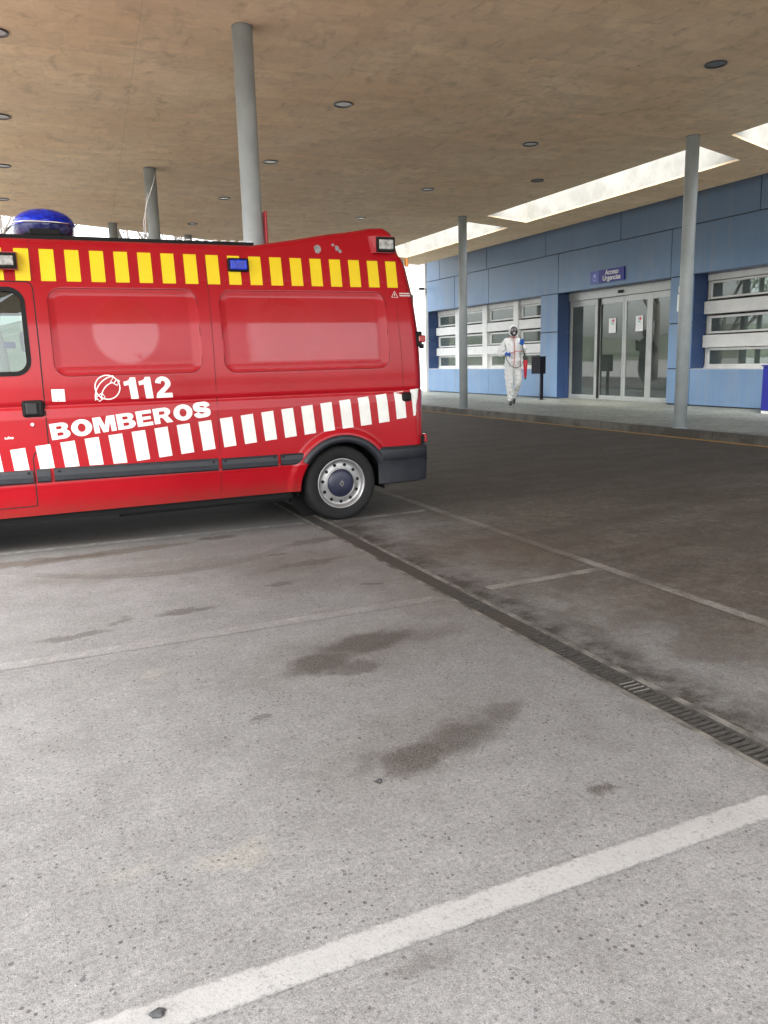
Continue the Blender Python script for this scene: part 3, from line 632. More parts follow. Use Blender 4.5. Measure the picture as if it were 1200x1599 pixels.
def recess(x, z, x0, x1, z0, z1, r=.10):
    sd_ = rr_sdf(x, z, x0, x1, z0, z1, r)
    tb = np.clip((z-z0)/.085, 0, 1); ts = np.clip(np.minimum((x-x0)/.03, (x1-x)/.075), 0, 1); tt = np.clip((z1-z)/.025, 0, 1)
    core = np.minimum(np.minimum(tb, ts), tt)
    return np.where(sd_ < 0, .002*sstep(-sd_, 0, .010)+(.0105)*np.minimum(core, np.clip(-sd_/.05, 0, 1)), 0)
def inset(x, z):
    x = np.asarray(x, float); z = np.asarray(z, float)
    i = .17*(np.maximum(0, z-1.25)/1.2)**1.8
    i = i+.011*sstep(z, 1.06, 1.145)+.010*np.exp(-((z-1.163)/.012)**2)-.004*sstep(z, 1.17, 1.2)
    m = sstep(x, 3.05, 3.2)
    i = i+recess(x, z, .205, 1.345, 1.385, 2.055)+recess(x, z, 1.53, 3.05, 1.375, 2.05)
    for cx in (CAVX, -1.03):
        rr = np.hypot(x-cx, z-CAVZ); i = i-.024*(1-sstep(rr, .475, .535))
    i = i+.055*np.clip((.56-z)/.26, 0, 1.3)**1.4
    i = i-.004*np.exp(-((z-.545)/.01)**2)
    i = i+.16*np.clip((-1.2-x)/.9, 0, 1)**2+.30*np.clip((-1.8-x)/.3, 0, 1)**2
    i = i+.003*np.exp(-((z-2.128)/.006)**2)
    fr = np.clip((x-3.30)/.10, 0, .999); i = i+.10*(1-np.sqrt(1-fr**2))
    return i
def surfY(x, z): return 6.67+inset(x, z)
XR = ([0, 1.3, 1.69, 2.0, 2.27, 2.36, 2.40, 2.60, 2.65], [3.405, 3.405, 3.397, 3.372, 3.33, 3.30, 3.265, 3.225, 3.20])
def ztop(x): return np.interp(x, [-2.1, -2.0, -1.5, -1.34, -.72, -.45, -.1, 1.86, 2.25, 2.6, 2.88, 3.1, 3.3, 3.405], [1.0, 1.13, 1.27, 1.36, 2.2, 2.38, 2.44, 2.443, 2.508, 2.572, 2.61, 2.636, 2.645, 2.60])
xs = np.concatenate([np.linspace(-2.1, -.42, 90), np.arange(-.41, 3.30, .0105), np.linspace(3.30, 3.405, 14)])
ns = 170; s_ = np.linspace(0, 1, ns)
rows = []; RZ = .075
Zs = ztop(xs)-RZ; Zb = .305
Xg = np.repeat(xs[:, None], ns, 1); Zg = Zb+s_[None, :]*(Zs[:, None]-Zb)
Yi = inset(Xg, Zg)
arc = np.linspace(0, pi/2, 7)[1:]
top_in = Yi[:, -1]
Xa = np.repeat(xs[:, None], 6, 1); Za = Zs[:, None]+RZ*np.sin(arc)[None, :]*.92; Ya = top_in[:, None]+RZ*(1-np.cos(arc))[None, :]
uu = np.linspace(0, 1, 9)[1:]
ir = Ya[:, -1]
Xr_ = np.repeat(xs[:, None], 8, 1); Yr = ir[:, None]+(1.0-ir)[:, None]*uu[None, :]; Zr = Za[:, -1][:, None]+.03*np.sin(uu*pi/2)[None, :]
XX = np.concatenate([Xg, Xa, Xr_], 1); II = np.concatenate([Yi, Ya, Yr], 1); ZZ = np.concatenate([Zg, Za, Zr], 1)
# hole cutting on the side rows
def winsdf(x, z): return np.maximum(rr_sdf(x, z, -.98, .028, 1.415, 2.045, .10), (-(x+.98)*.8+(z-1.5))*.6-.25)
def hole(x, z):
    a = np.hypot(x-CAVX, z-CAVZ)-CAVR; b = np.hypot(x+1.03, z-CAVZ)-CAVR
    return np.minimum(np.minimum(a, b), winsdf(x, z))
hs_ = hole(XX[:, :ns], ZZ[:, :ns]); e = 1e-4
gx = (hole(XX[:, :ns]+e, ZZ[:, :ns])-hs_)/e; gz = (hole(XX[:, :ns], ZZ[:, :ns]+e)-hs_)/e
near = np.abs(hs_) < .0085
XX[:, :ns] = np.where(near, XX[:, :ns]-hs_*gx, XX[:, :ns]); ZZ[:, :ns] = np.where(near, ZZ[:, :ns]-hs_*gz, ZZ[:, :ns])
inside = np.zeros(XX.shape, bool); inside[:, :ns] = (hs_ < -.0085)
edge_ = np.zeros(XX.shape, bool); edge_[:, :ns] = near & (hs_ < 0)
XM = XX+(np.interp(ZZ, *XR)-3.405)*sstep(XX, 2.7, 3.405)
nx, nz = XX.shape
def van_skin(sign):
    V = np.stack([XM, VC+sign*(1.0-II), ZZ], -1).reshape(-1, 3); return V
V = np.concatenate([van_skin(-1), van_skin(1)]); F = []; WS = []
for side in (0, 1):
    off = side*nx*nz
    for i in range(nx-1):
        ws = -1.30 < xs[i] < -.74
        for j in range(nz-1):
            if inside[i, j] or inside[i+1, j] or inside[i, j+1] or inside[i+1, j+1]: continue
            a, b2, c2, d2_ = off+i*nz+j, off+(i+1)*nz+j, off+(i+1)*nz+j+1, off+i*nz+j+1
            q4 = (a, b2, c2, d2_) if side == 0 else (d2_, c2, b2, a)
            (WS if (ws and j >= ns+5) else F).append(q4)
for jj, ii in ((0, nx-1), (1, 0)):        # rear cap and nose cap strips
    for j in range(nz-1):
        a, b2 = ii*nz+j, ii*nz+j+1; F.append((a, nx*nz+a, nx*nz+b2, b2) if jj == 0 else (a, b2, nx*nz+b2, nx*nz+a))
van = thing('fire_van', (1.0, VC, 0), 'red fire service van with yellow and white stripes marked 112 BOMBEROS, parked under the canopy', 'van')
def np_obj(name, V, F, mat, parent, smooth=True):
    org = ORG[parent.name]; used = np.unique(np.array(F).ravel()); mp = {int(u): k for k, u in enumerate(used)}
    me = bpy.data.meshes.new(name); me.from_pydata([tuple(Vector(V[u])-org) for u in used], [], [tuple(mp[q] for q in f) for f in F])
    me.polygons.foreach_set('use_smooth', [smooth]*len(F)); me.materials.append(mat)
    bm = bmesh.new(); bm.from_mesh(me); bmesh.ops.remove_doubles(bm, verts=bm.verts[:], dist=.0004); bmesh.ops.recalc_face_normals(bm, faces=bm.faces[:]); bm.to_mesh(me); bm.free()
    o = bpy.data.objects.new(name, me); COL.objects.link(o); o.parent = parent; reg(o, org); return o
body = np_obj('body', V, F, M_RED, van)
M_VGLASS = glass_mat('van_glass', (.42, .50, .47), .02, haze=.02)
np_obj('windscreen', V, WS, M_VGLASS, van)
# chassis, floor and arch liners
b = MB(); b.box(-1.9, 2.1, 6.80, 8.54, .24, .36); b.box(3.0, 3.36, 6.95, 8.4, .37, .45); b.box(2.1, 3.0, 7.1, 8.24, .22, .42); b.box(.6, 2.1, 6.9, 7.1, .20, .3); b.box(-.1, .9, 7.4, 7.9, .16, .25); b.build('chassis', M_RUB, van)
for cx in (CAVX, -1.03):
    for s2 in (-1, 1):
        prof = []; n = 20
        vs = []; y0 = VC+s2*.97; y1 = VC+s2*.60
        for k in range(n+1):
            a = pi*k/n*1.1-.05*pi; vs += [(cx+.425*cos(a), y0, CAVZ+.425*sin(a)), (cx+.425*cos(a), y1, CAVZ+.425*sin(a))]
        fs = [(2*k, 2*k+2, 2*k+3, 2*k+1) for k in range(n)]; m_ = MB().add(vs, fs, True)
        m_.add([(cx+.425*cos(2*pi*k/24), y1, CAVZ+.425*sin(2*pi*k/24)) for k in range(24)], [tuple(range(24))]); m_.build('arch_liner', M_RUB, van)
# conforming film pieces
def film(name, quad, mat, parent, off=.0016, nxs=3, nzs=6, side=-1, label=None):
    (ax, az), (bx, bz), (cx, cz), (dx, dz) = quad    # tl, tr, br, bl
    org = ORG[parent.name]; vs = []; fs = []
    for j in range(nzs+1):
        v = j/nzs
        for i in range(nxs+1):
            u = i/nxs
            x = (ax*(1-u)+bx*u)*(1-v)+(dx*(1-u)+cx*u)*v; z = (az*(1-u)+bz*u)*(1-v)+(dz*(1-u)+cz*u)*v
            ins = float(inset(x, z))-off; vs.append((x, VC+side*(1-ins), z))
    for j in range(nzs):
        for i in range(nxs): a = j*(nxs+1)+i; fs.append((a, a+nxs+1, a+nxs+2, a+1))
    return MB().add(vs, fs, True).build(name, mat, parent, label=label)
for side in (-1, 1):
    for k in range(-4, 17):
        x0 = .180+k*.1822-.0004*k
        zt, zb = 2.350-.0045*max(0, k)/6-.0005*k, 2.108-.0009*k
        if side == -1 and k == -1:
            film('yellow_stripe', [(.004, zt), (.107, zt), (.103, zb), (-.002, zb)], M_YF, van); continue
        film('yellow_stripe', [(x0, zt), (x0+.104, zt), (x0+.102, zb), (x0-.003, zb)], M_YF, van, side=side)
    for k in range(-5, 18):
        x0 = .008+k*.1808; w = .106
        zt = lambda x: .858+.0945*x
        zl = lambda x: max(.623+.0875*x, .680) if x < .72 else .623+.0875*x
        sh = .095
        q_ = [(x0, zt(x0)), (x0+w, zt(x0+w)), (x0+w+sh*(zt(x0)-zl(x0)), zl(x0+w)), (x0+sh*(zt(x0)-zl(x0)), zl(x0))]
        if k == 17: q_[0] = (3.085, 1.150); q_[1] = (3.185, 1.159); q_[2] = (3.205, .912); q_[3] = (3.105, .903)
        film('white_stripe', q_, M_WF, van, side=side)
film('white_stripe', [(3.255, 1.168), (3.345, 1.178), (3.300, .928), (3.278, .926)], M_WF, van, nxs=6, label='cut-off white stripe tapering beside the tail light')
# lettering conformed to the panel
def van_text(body_, size, x0, z0, slope=0.0, sx=1.0, off=0.0, name='lettering', mat=None, fitw=None, fith=None, spacing=1.0, shear=0.0):
    me = text_mesh(body_, size, off, sx)
    bm = bmesh.new(); bm.from_mesh(me)
    mn = [min(v.co[i] for v in bm.verts) for i in (0, 1)]; mx = [max(v.co[i] for v in bm.verts) for i in (0, 1)]
    for v in bm.verts:
        v.co.x = (v.co.x-mn[0])*(fitw/(mx[0]-mn[0]) if fitw else 1); v.co.y = (v.co.y-mn[1])*(fith/(mx[1]-mn[1]) if fith else 1)
    H = max(v.co.y for v in bm.verts)
    for k in range(1, 8):
        bmesh.ops.bisect_plane(bm, geom=bm.verts[:]+bm.edges[:]+bm.faces[:], plane_co=(0, H*k/8, 0), plane_no=(0, 1, 0))
    org = ORG[van.name]
    for v in bm.verts:
        x = x0+v.co.x-shear*v.co.y; z = z0+v.co.y+slope*v.co.x
        v.co = Vector((x, float(surfY(x, z))-.0018, z))-org
    bm.to_mesh(me); bm.free(); me.materials.append(mat or M_LETTER)
    o = bpy.data.objects.new(name, me); COL.objects.link(o); o.parent = van; return o
def arcp(cx, cy, rx, ry, a0, a1, n=12): return [(cx+rx*cos(radians(a)), cy+ry*sin(radians(a))) for a in np.linspace(a0, a1, n)]
def stroke(path, w0, w1=None):
    P = [Vector(p) for p in path]; L, R = [], []
    for i, p in enumerate(P):
        d = (P[min(i+1, len(P)-1)]-P[max(i-1, 0)]).normalized(); n_ = Vector((-d.y, d.x))
        w = w0*abs(n_.x)+(w1 or w0)*abs(n_.y); L.append(tuple(p+n_*w/2)); R.append(tuple(p-n_*w/2))
    return L+R[::-1]
GLY = {
 '1': (.62, [[(.24, 0), (.62, 0), (.62, 1), (.36, 1), (.30, .90), (.18, .84), (0, .81), (0, .62), (.24, .66)]]),
 '2': (.86, [[(0, 0), (.86, 0), (.86, .22), (.42, .22), (.60, .36)]+arcp(.46, .68, .39, .32, -25, 175, 18)+[(.35, .66)]+arcp(.46, .68, .115, .125, 170, -10, 8)+[(.50, .54), (.30, .40), (.08, .22)]]),
 'B': (1.02, [[(0, 0), (.62, 0)]+arcp(.66, .285, .36, .285, -90, 62, 12)+arcp(.62, .75, .34, .25, -38, 90, 10)+[(0, 1)], [(.33, .20), (.33, .41), (.56, .41)]+arcp(.57, .305, .09, .105, 90, -90, 8)+[(.56, .20)], [(.33, .61), (.33, .80), (.54, .80)]+arcp(.55, .705, .085, .095, 90, -90, 8)+[(.54, .61)]]),
 'O': (1.12, [arcp(.56, .5, .56, .53, 0, 350, 36), arcp(.56, .5, .215, .27, 0, 345, 24)]),
 'M': (1.22, [[(0, 0), (.29, 0), (.29, .66), (.47, 0), (.75, 0), (.93, .66), (.93, 0), (1.22, 0), (1.22, 1), (.78, 1), (.61, .42), (.44, 1), (0, 1)]]),
 'E': (.90, [[(0, 0), (.90, 0), (.90, .23), (.33, .23), (.33, .40), (.82, .40), (.82, .60), (.33, .60), (.33, .78), (.88, .78), (.88, 1), (0, 1)]]),
 'R': (1.08, [[(0, 0), (.33, 0), (.33, .38), (.42, .38), (.50, .34), (.70, 0), (1.08, 0), (.88, .34), (.78, .43)]+arcp(.64, .71, .35, .29, -50, 90, 12)+[(0, 1)], [(.33, .57), (.33, .79), (.56, .79)]+arcp(.57, .68, .09, .11, 90, -90, 8)+[(.56, .57)]]),
 'S': (.98, [stroke([(.85, .66)]+arcp(.49, .705, .345, .185, 25, 248, 16)+arcp(.49, .295, .345, .190, 68, -155, 16)+[(.13, .335)], .27, .235)]),
}
def glyph(ch, x0, z0, h, slope, mat=None, shear=.10, name='letter', sx=1.0):
    w, loops = GLY[ch]; loops = [[Vector((p[0], p[1], 0)) for p in lp] for lp in loops]
    tr = tessellate_polygon(loops); pts = [p for lp in loops for p in lp]
    bm = bmesh.new(); vv = [bm.verts.new(p) for p in pts]
    for q_ in tr:
        try: bm.faces.new([vv[k] for k in q_])
        except ValueError: pass
    for k in range(-1, 10): bmesh.ops.bisect_plane(bm, geom=bm.verts[:]+bm.edges[:]+bm.faces[:], plane_co=(0, k/9+.003, 0), plane_no=(0, 1, 0))
    org = ORG[van.name]
    for v in bm.verts:
        x = x0+v.co.x*h*sx-shear*v.co.y*h; z = z0+v.co.y*h+slope*v.co.x*h*sx; v.co = Vector((x, float(surfY(x, z))-.0018, z))-org
    me = bpy.data.meshes.new(name); bm.to_mesh(me); bm.free(); me.materials.append(mat or M_LETTER)
    o = bpy.data.objects.new(name, me); COL.objects.link(o); o.parent = van; return w*h*sx
for ch, xa in (('1', .716), ('1', .832), ('2', .950)): glyph(ch, xa, 1.190, .172, 0, name='digit', sx=.9)
tot = sum(GLY[c][0] for c in 'BOMBEROS')*.125; gap = .012; sxx = (1.250-7*gap)/tot; x = .133
for ch in 'BOMBEROS': x += glyph(ch, x, .897+.099*(x-.122), .125, .095, sx=sxx)+gap
van_text('ulo', .05, -.20, .925, 0, 1.1, .001, 'small_lettering', fitw=.062, fith=.022)
# telephone emblem: ring and handset outline ribbons
def ribbon(pts, w, off, close=False, name='emblem'):
    pts = [Vector((p[0], 0, p[1])) for p in pts]; m = len(pts); vs = []; fs = []; org = ORG[van.name]
    for i, p_ in enumerate(pts):
        a = pts[(i-1) % m] if (close or i > 0) else p_; c_ = pts[(i+1) % m] if (close or i < m-1) else p_
        d = (c_-a).normalized(); nrm = Vector((-d.z, 0, d.x))
        for sgn in (-1, 1):
            q_ = p_+nrm*sgn*w/2; vs.append((q_.x, float(surfY(q_.x, q_.z))-off, q_.z))
    for i in range(m if close else m-1):
        j = (i+1) % m; fs.append((2*i, 2*i+1, 2*j+1, 2*j))
    return MB().add(vs, fs, True).build(name, M_LETTER, van)
ec = (.578, 1.290)
ribbon([(ec[0]+.094*cos(a), ec[1]+.094*sin(a)) for a in np.linspace(0, 2*pi, 48, endpoint=False)], .009, .0018, True)
def arcpts(cx, cz, r, a0, a1, n=16): return [(cx+r*cos(radians(a)), cz+r*sin(radians(a))) for a in np.linspace(a0, a1, n)]
hc = (.655, 1.205)
ribbon(arcpts(hc[0], hc[1], .175, 185, 98), .009, .0024); ribbon(arcpts(hc[0], hc[1], .128, 178, 108), .009, .0024)
for (cx, cz, an) in ((.640, 1.335, -35), (.520, 1.215, 215)):
    pts = []
    for (u, v) in ((-.028, -.020), (.028, -.020), (.028, .020), (-.028, .020)):
        a = radians(an); pts.append((cx+u*cos(a)-v*sin(a), cz+u*sin(a)+v*cos(a)))
    ribbon(pts, .008, .003, True)
    a = radians(an); ribbon([(cx-.02*sin(a)*-1, cz+.02*cos(a)*-1), (cx+.02*sin(a)*-1, cz-.02*cos(a)*-1)], .008, .0034)
ribbon([(.49, 1.24), (.48, 1.21), (.50, 1.195)], .008, .0026)
# warning mark and small print
b = MB(); Yw = lambda x, z: float(surfY(x, z))-.002
tri = [(3.118, 2.008), (3.150, 2.062), (3.180, 2.008)]
ribbon(tri, .007, .002, True, 'warning_mark'); ribbon([(3.149, 2.02), (3.149, 2.042)], .006, .002, False, 'warning_mark')
for r in range(2):
    x = 3.20
    while x < 3.30:
        w = random.uniform(.006, .014); ribbon([(x, 2.043-r*.02), (x+w, 2.043-r*.02)], .011, .0021, False, 'small_print'); x += w+.004
# seams
M_SEAM = plain('seam_black', (.012, .004, .005), .8)
def seam(pts, w=.006, off=.0009, mat=None, name='panel_gap', n=10):
    P = []
    for (a, c_) in zip(pts[:-1], pts[1:]):
        for k in range(n): P.append((a[0]+(c_[0]-a[0])*k/n, a[1]+(c_[1]-a[1])*k/n))
    P.append(pts[-1]); vs = []; fs = []
    for i, p_ in enumerate(P):
        a = Vector(P[max(0, i-1)]); c_ = Vector(P[min(len(P)-1, i+1)]); d = (c_-a).normalized()
        for sgn in (-1, 1):
            x, z = p_[0]-d.y*w/2*sgn, p_[1]+d.x*w/2*sgn; vs.append((x, float(surfY(x, z))-off, z))
    for i in range(len(P)-1): fs.append((2*i, 2*i+1, 2*i+3, 2*i+2))
    return MB().add(vs, fs, True).build(name, mat or M_SEAM, van)
seam([(-.9, 2.115), (.075, 2.100), (.098, 2.085), (.109, 2.05), (.110, 1.6), (.106, 1.2), (.103, .832), (.08, .828), (.03, .822), (-.005, .80), (-.016, .765), (-.018, .60), (-.021, .39), (-.05, .385), (-.45, .385)], .009, n=8)
seam([(.112, 2.42), (.111, 2.11)], .003)
seam([(1.446, 2.30), (1.446, 1.70), (1.442, 1.30), (1.438, .69)], .004)
seam([(1.436, .56), (1.434, .36)], .004)
seam([(3.155, 1.95), (3.175, 1.5), (3.18, 1.2)], .003)
for rc in ((.205, 1.345, 1.385, 2.055), (1.53, 3.05, 1.375, 2.05)):
    x0, x1, z0, z1 = rc; r = .10
    pts = arcpts(x0+r, z1-r, r, 180, 90, 8)+arcpts(x1-r, z1-r, r, 90, 0, 8)+arcpts(x1-r, z0+r, r, 0, -90, 8)+arcpts(x0+r, z0+r, r, -90, -180, 8)
    pts.append(pts[0]); seam(pts, .004, .0008, plain('recess_shadow_line', (.045, .001, .003), .6, spec=.2), 'recess_edge_shade', n=2)
# rubbing strips
def strip(x0, x1, z0, z1, sl=-.012):
    m = MB(); n = 12; prof = [(0, 0), (.018, .0), (.028, .012), (.030, .05), (.026, .085), (.016, z1-z0-.0), (0, z1-z0)]
    vs = []; xs_ = np.linspace(x0, x1, n)
    for x in xs_:
        for (o_, h_) in prof:
            z = z0+h_+sl*(x-x0); vs.append((x, 6.67+.0-o_+.006, z))
    k = len(prof); fs = [(i*k+j, i*k+j+1, (i+1)*k+j+1, (i+1)*k+j) for i in range(n-1) for j in range(k-1)]
    m.add(vs, fs, False); m.add([vs[j] for j in range(k)], [tuple(range(k))]); m.add([vs[(n-1)*k+j] for j in range(k)], [tuple(range(k))])
    o = m.build('rubbing_strip', M_BLACKP, van, bevel=.003)
    return o
strip(-.62, -.030, .577, .682); strip(-.004, .094, .574, .680); strip(.121, 1.415, .573, .678); strip(1.446, 1.938, .556, .658, -.004); strip(1.967, 2.20, .556, .656, 0)
for x, z in ((-.06, .655), (.16, .655), (1.375, .635), (1.475, .635), (1.91, .635), (1.99, .635)):
    MB().cyl((x, 6.67-.026, z), .010, .01, 'y', 12).build('screw', M_RUB, van)
# arch trim
def arch_trim(cx):
    vs = []; fs = []; n = 30
    prof = [(.398, .03), (.400, -.036), (.43, -.042), (.462, -.036), (.472, -.012), (.472, .02)]
    for k in range(n+1):
        a = radians(2+145*k/n) if cx > 0 else radians(34+143*k/n)
        for (r, o_) in prof:
            zc = CAVZ+r*sin(a)
            ins = .055*max(0, (.56-zc)/.26)**1.4 if zc < .56 else 0
            vs.append((cx+r*cos(a), 6.67+o_+ins*.8, zc))
    m = len(prof); fs = [(i*m+j, i*m+j+1, (i+1)*m+j+1, (i+1)*m+j) for i in range(n) for j in range(m-1)]
    MB().add(vs, fs, True).build('wheel_arch_trim', M_BLACKP, van)
    vs2 = [(v[0], 2*VC-v[1], v[2]) for v in vs]; MB().add(vs2, fs, True).build('wheel_arch_trim', M_BLACKP, van)
arch_trim(CAVX); arch_trim(-1.03)
# rear bumper (wraps the corner)
def bumper():
    pl = [(2.90, 6.655), (2.95, 6.63), (3.30, 6.63), (3.40, 6.66), (3.455, 6.76), (3.475, 7.0), (3.48, VC)]
    prof = [(.300, -.05), (.315, -.005), (.36, .0), (.505, .004), (.53, .012), (.535, .0), (.55, .008), (.625, .006), (.650, -.012), (.656, -.06)]
    vs = []; full = pl+[(x, 2*VC-y) for x, y in pl[::-1][1:]]
    n = len(full)
    for i, (x, y) in enumerate(full):
        a = Vector(full[max(0, i-1)]); c_ = Vector(full[min(n-1, i+1)]); d = (c_-a).normalized(); nr = Vector((d.y, -d.x))
        for (z, o_) in prof:
            lift = .02*max(0, (x-3.0)) if z < .33 else 0
            q_ = Vector((x, y))+nr*o_; vs.append((q_.x, q_.y, z+lift))
    m = len(prof); fs = [(i*m+j, i*m+j+1, (i+1)*m+j+1, (i+1)*m+j) for i in range(n-1) for j in range(m-1)]
    B = MB().add(vs, fs, True); return B.build('rear_bumper', M_BLACKP, van)
bp = bumper()
em = bp.modifiers.new('edge', 'EDGE_SPLIT'); em.split_angle = radians(32)
# ragged scrape on the bumper's lower lip
seam([(2.99, .335), (3.05, .327), (3.08, .334), (3.14, .330), (3.2, .341), (3.26, .340), (3.33, .35)], .006, .052, plain('scraped_plastic', (.35, .34, .32), .8), 'scrape', n=3)
# wheels
def wheel(cx, cy, s2):
    w = thing('wheel_tmp', (0, 0, 0), None, None); bpy.data.objects.remove(w)
    cz = .343
    f = lambda prof: [(r, h*s2) for r, h in prof]
    ty = MB().lathe(f([(.222, .03), (.232, .0), (.25, -.010), (.295, -.016), (.325, -.008), (.338, .012), (.345, .04), (.345, .18), (.335, .21), (.30, .225), (.222, .215)]), (cx, cy, cz), 'y', 72)
    wh = ty.build('wheel', M_TYRE, van)
    g_ = MB()
    rim = MB().lathe(f([(.226, .012), (.232, .000), (.230, -.004), (.222, -.003), (.213, .006), (.207, .03), (.200, .038), (.176, .040), (.150, .028), (.138, .026), (.131, .03), (.124, .032)]), (cx, cy, cz), 'y', 72)
    rim.build('rim', M_STEEL, wh)
    MB().lathe(f([(.0001, -.004), (.06, -.003), (.10, .002), (.124, .012), (.130, .024), (.132, .03)]), (cx, cy, cz), 'y', 48).build('hub_cap', M_CAP, wh)
    MB().lathe(f([(.130, .020), (.136, .016), (.141, .022)]), (cx, cy, cz), 'y', 48).build('cap_ring', M_STEEL, wh)
    for k in range(11):
        a = 2*pi*k/11+.15; px, pz = cx+.172*cos(a), cz+.172*sin(a)
        MB().cyl((px, cy+s2*.031, pz), .0155, s2*.012, 'y', 12).build('rim_hole', M_RUB, wh)
    MB().lathe(f([(.2065, .0), (.2085, -.001), (.2125, .0), (.2125, .01), (.2065, .01)]), (cx, cy+s2*.028, cz), 'y', 64).build('rim_gap', M_RUB, wh)
    # lozenge badge
    y = cy-s2*.006
    o_ = [(0, .034), (.024, 0), (0, -.034), (-.024, 0)]; i_ = [(0, .014), (.010, 0), (0, -.014), (-.010, 0)]
    vs = [(cx+a, y, cz+b2) for a, b2 in o_]+[(cx+a, y, cz+b2) for a, b2 in i_]+[(cx, y-s2*.0, cz)]
    MB().add(vs[:8], [(k, (k+1) % 4, 4+(k+1) % 4, 4+k) for k in range(4)]).build('badge', M_CHROME, wh)
    return wh
for cx in (2.545, -1.04):
    wheel(cx, 6.70, 1); wheel(cx, 2*VC-6.70, -1)
for cx in (2.545, -1.04): MB().cyl((cx, 6.9, .343), .05, 1.54, 'y', 16).build('axle', M_RUB, van)
# window rubber and glass, cab interior
pts = [(-.90, 2.045), *arcpts(.028-.10, 2.045-.10, .10, 90, 0, 8), *arcpts(.028-.10, 1.415+.10, .10, 0, -90, 8), (-.98+.1, 1.415), *arcpts(-.98+.10, 1.415+.10, .10, -90, -180, 6), (-.98, 1.62), (-.90, 2.045)]
o = seam(pts, .034, .004, M_RUB, 'window_rubber', n=2)
for s2 in (-1, 1):
    vs = [(x, VC+s2*(1-(float(inset(x, z))+.012)), z) for x, z in pts[:-1]]
    MB().add(vs, [tuple(range(len(vs)))]).build('side_window', M_VGLASS, van)
b = MB(); b.box(-.9, .35, 6.86, 8.48, 2.10, 2.13); b.box(-.9, .1, 6.84, 6.87, 1.87, 2.12); b.box(-.9, .1, 8.46, 8.49, 1.95, 2.12); b.build('headliner', M_RUB, van)
MB().box(.36, .39, 6.86, 8.48, .4, 2.3).build('bulkhead', plain('bulkhead_grey', (.35, .36, .36), .7), van)
MB().box(-1.0, .1, 6.80, 6.84, .6, 1.38).build('door_lining', M_RUB, van); MB().box(-1.0, .1, 8.50, 8.54, .6, 1.38).build('door_lining', M_RUB, van)
MB().rbox(-1.35, -.95, 6.85, 8.49, 1.0, 1.35, .04).build('dashboard', M_RUB, van)
M_SEAT = plain('seat_fabric', (.05, .055, .07), .9, 0, .2, 20)
for y in (7.05, 7.85):
    st = MB().rbox(-.35, .25, y, y+.5, .75, .92, .05).build('seat', M_SEAT, van); MB().rbox(.05, .22, y+.02, y+.48, .9, 1.5, .05).build('backrest', M_SEAT, st); MB().rbox(-.02, .14, y+.10, y+.4, 1.60, 1.76, .04).build('headrest', M_SEAT, st)
    MB().tube([(.09, y+.18, 1.48), (.06, y+.18, 1.62)], .008).build('headrest_bar', M_CHROME, st)
tag(MB().rbox(-.15, -.06, 7.55, 7.8, 1.63, 1.68, .012).build('blue_lamp', plain('blue_item', (.01, .03, .5), .3), van))
# door handle, lock, fuel flap
MB().rbox(-.058, .100, 6.652, 6.70, 1.083, 1.212, .02).build('door_handle', M_RUB, van)
MB().rbox(-.035, .055, 6.645, 6.66, 1.10, 1.195, .012).build('handle_cup', plain('handle_dark', (.006, .006, .007), .5), van)
MB().cyl((.003, 6.668, 1.028), .013, -.008, 'y', 16).build('key_lock', M_CHROME, van)
film('fuel_flap', [(.162, 1.290), (.257, 1.288), (.257, 1.192), (.163, 1.196)], M_LETTER, van, off=.004)
b = MB().box(.205, .212, float(surfY(.21, 1.2))-.006, float(surfY(.21, 1.2))-.001, 1.198, 1.206).build('flap_catch', M_RUB, van)
# paint chips
def patch(name, cx, cz, r, mat, n=9, sq=1.0):
    vs = [(cx, float(surfY(cx, cz))-.0015, cz)]
    for k in range(n):
        a = 2*pi*k/n; rr = r*random.uniform(.75, 1.15); x, z = cx+rr*cos(a)*sq, cz+rr*sin(a); vs.append((x, float(surfY(x, z))-.0015, z))
    MB().add(vs, [(0, 1+k, 1+(k+1) % n) for k in range(n)]).build(name, mat, van)
M_CHIP = plain('bare_grey_metal', (.26, .27, .28), .45, .3, .3, 40)
patch('paint_chip', 2.452, 2.425, .042, M_CHIP); patch('paint_chip', 2.600, 2.462, .014, M_CHIP); patch('paint_chip', 2.635, 2.435, .024, M_CHIP); patch('paint_chip', 2.662, 2.408, .018, M_CHIP)
# side lamps
t = NT('lamp_lens'); p = t.co(); n = t.noise(p, 30, 4, .6)
c = t.mix(t.ramp(n, .3, .7), (.36, .355, .33), (.14, .135, .12)); t.bsdf(Base_Color=c, Roughness=.2); M_LENS = t.m
def scene_light(x0, x1, z0, z1):
    ys = float(surfY((x0+x1)/2, z0))
    hsg = MB(); 
    vs = [(x0-.045, ys+.03, z0-.01), (x0-.045, ys+.03, z1+.02), (x0, ys-.05, z0-.01), (x0, ys-.05, z1+.012), (x1, ys-.05, z0-.01), (x1, ys-.05, z1+.012), (x1+.01, ys+.03, z0-.01), (x1+.01, ys+.05, z1+.02)]
    hsg.add(vs, [(0, 2, 3, 1), (2, 4, 5, 3), (4, 6, 7, 5), (1, 3, 5, 7), (0, 6, 4, 2)])
    sl = hsg.build('scene_light', M_RED, van)
    MB().rbox(x0+.001, x1-.001, ys-.072, ys-.051, z0-.004, z1+.004, .008).build('bezel', M_RUB, sl)
    MB().rbox(x0+.022, x1-.022, ys-.080, ys-.068, z0+.018, z1-.018, .006).build('lens', M_LENS, sl)
scene_light(2.99, 3.175, 2.41, 2.532); scene_light(-.16, .018, 2.195, 2.302)
ys = float(surfY(1.7, 2.25)); sl = MB().rbox(1.628, 1.806, ys-.035, ys+.01, 2.208, 2.318, .012).build('blue_side_lamp', M_RUB, van)
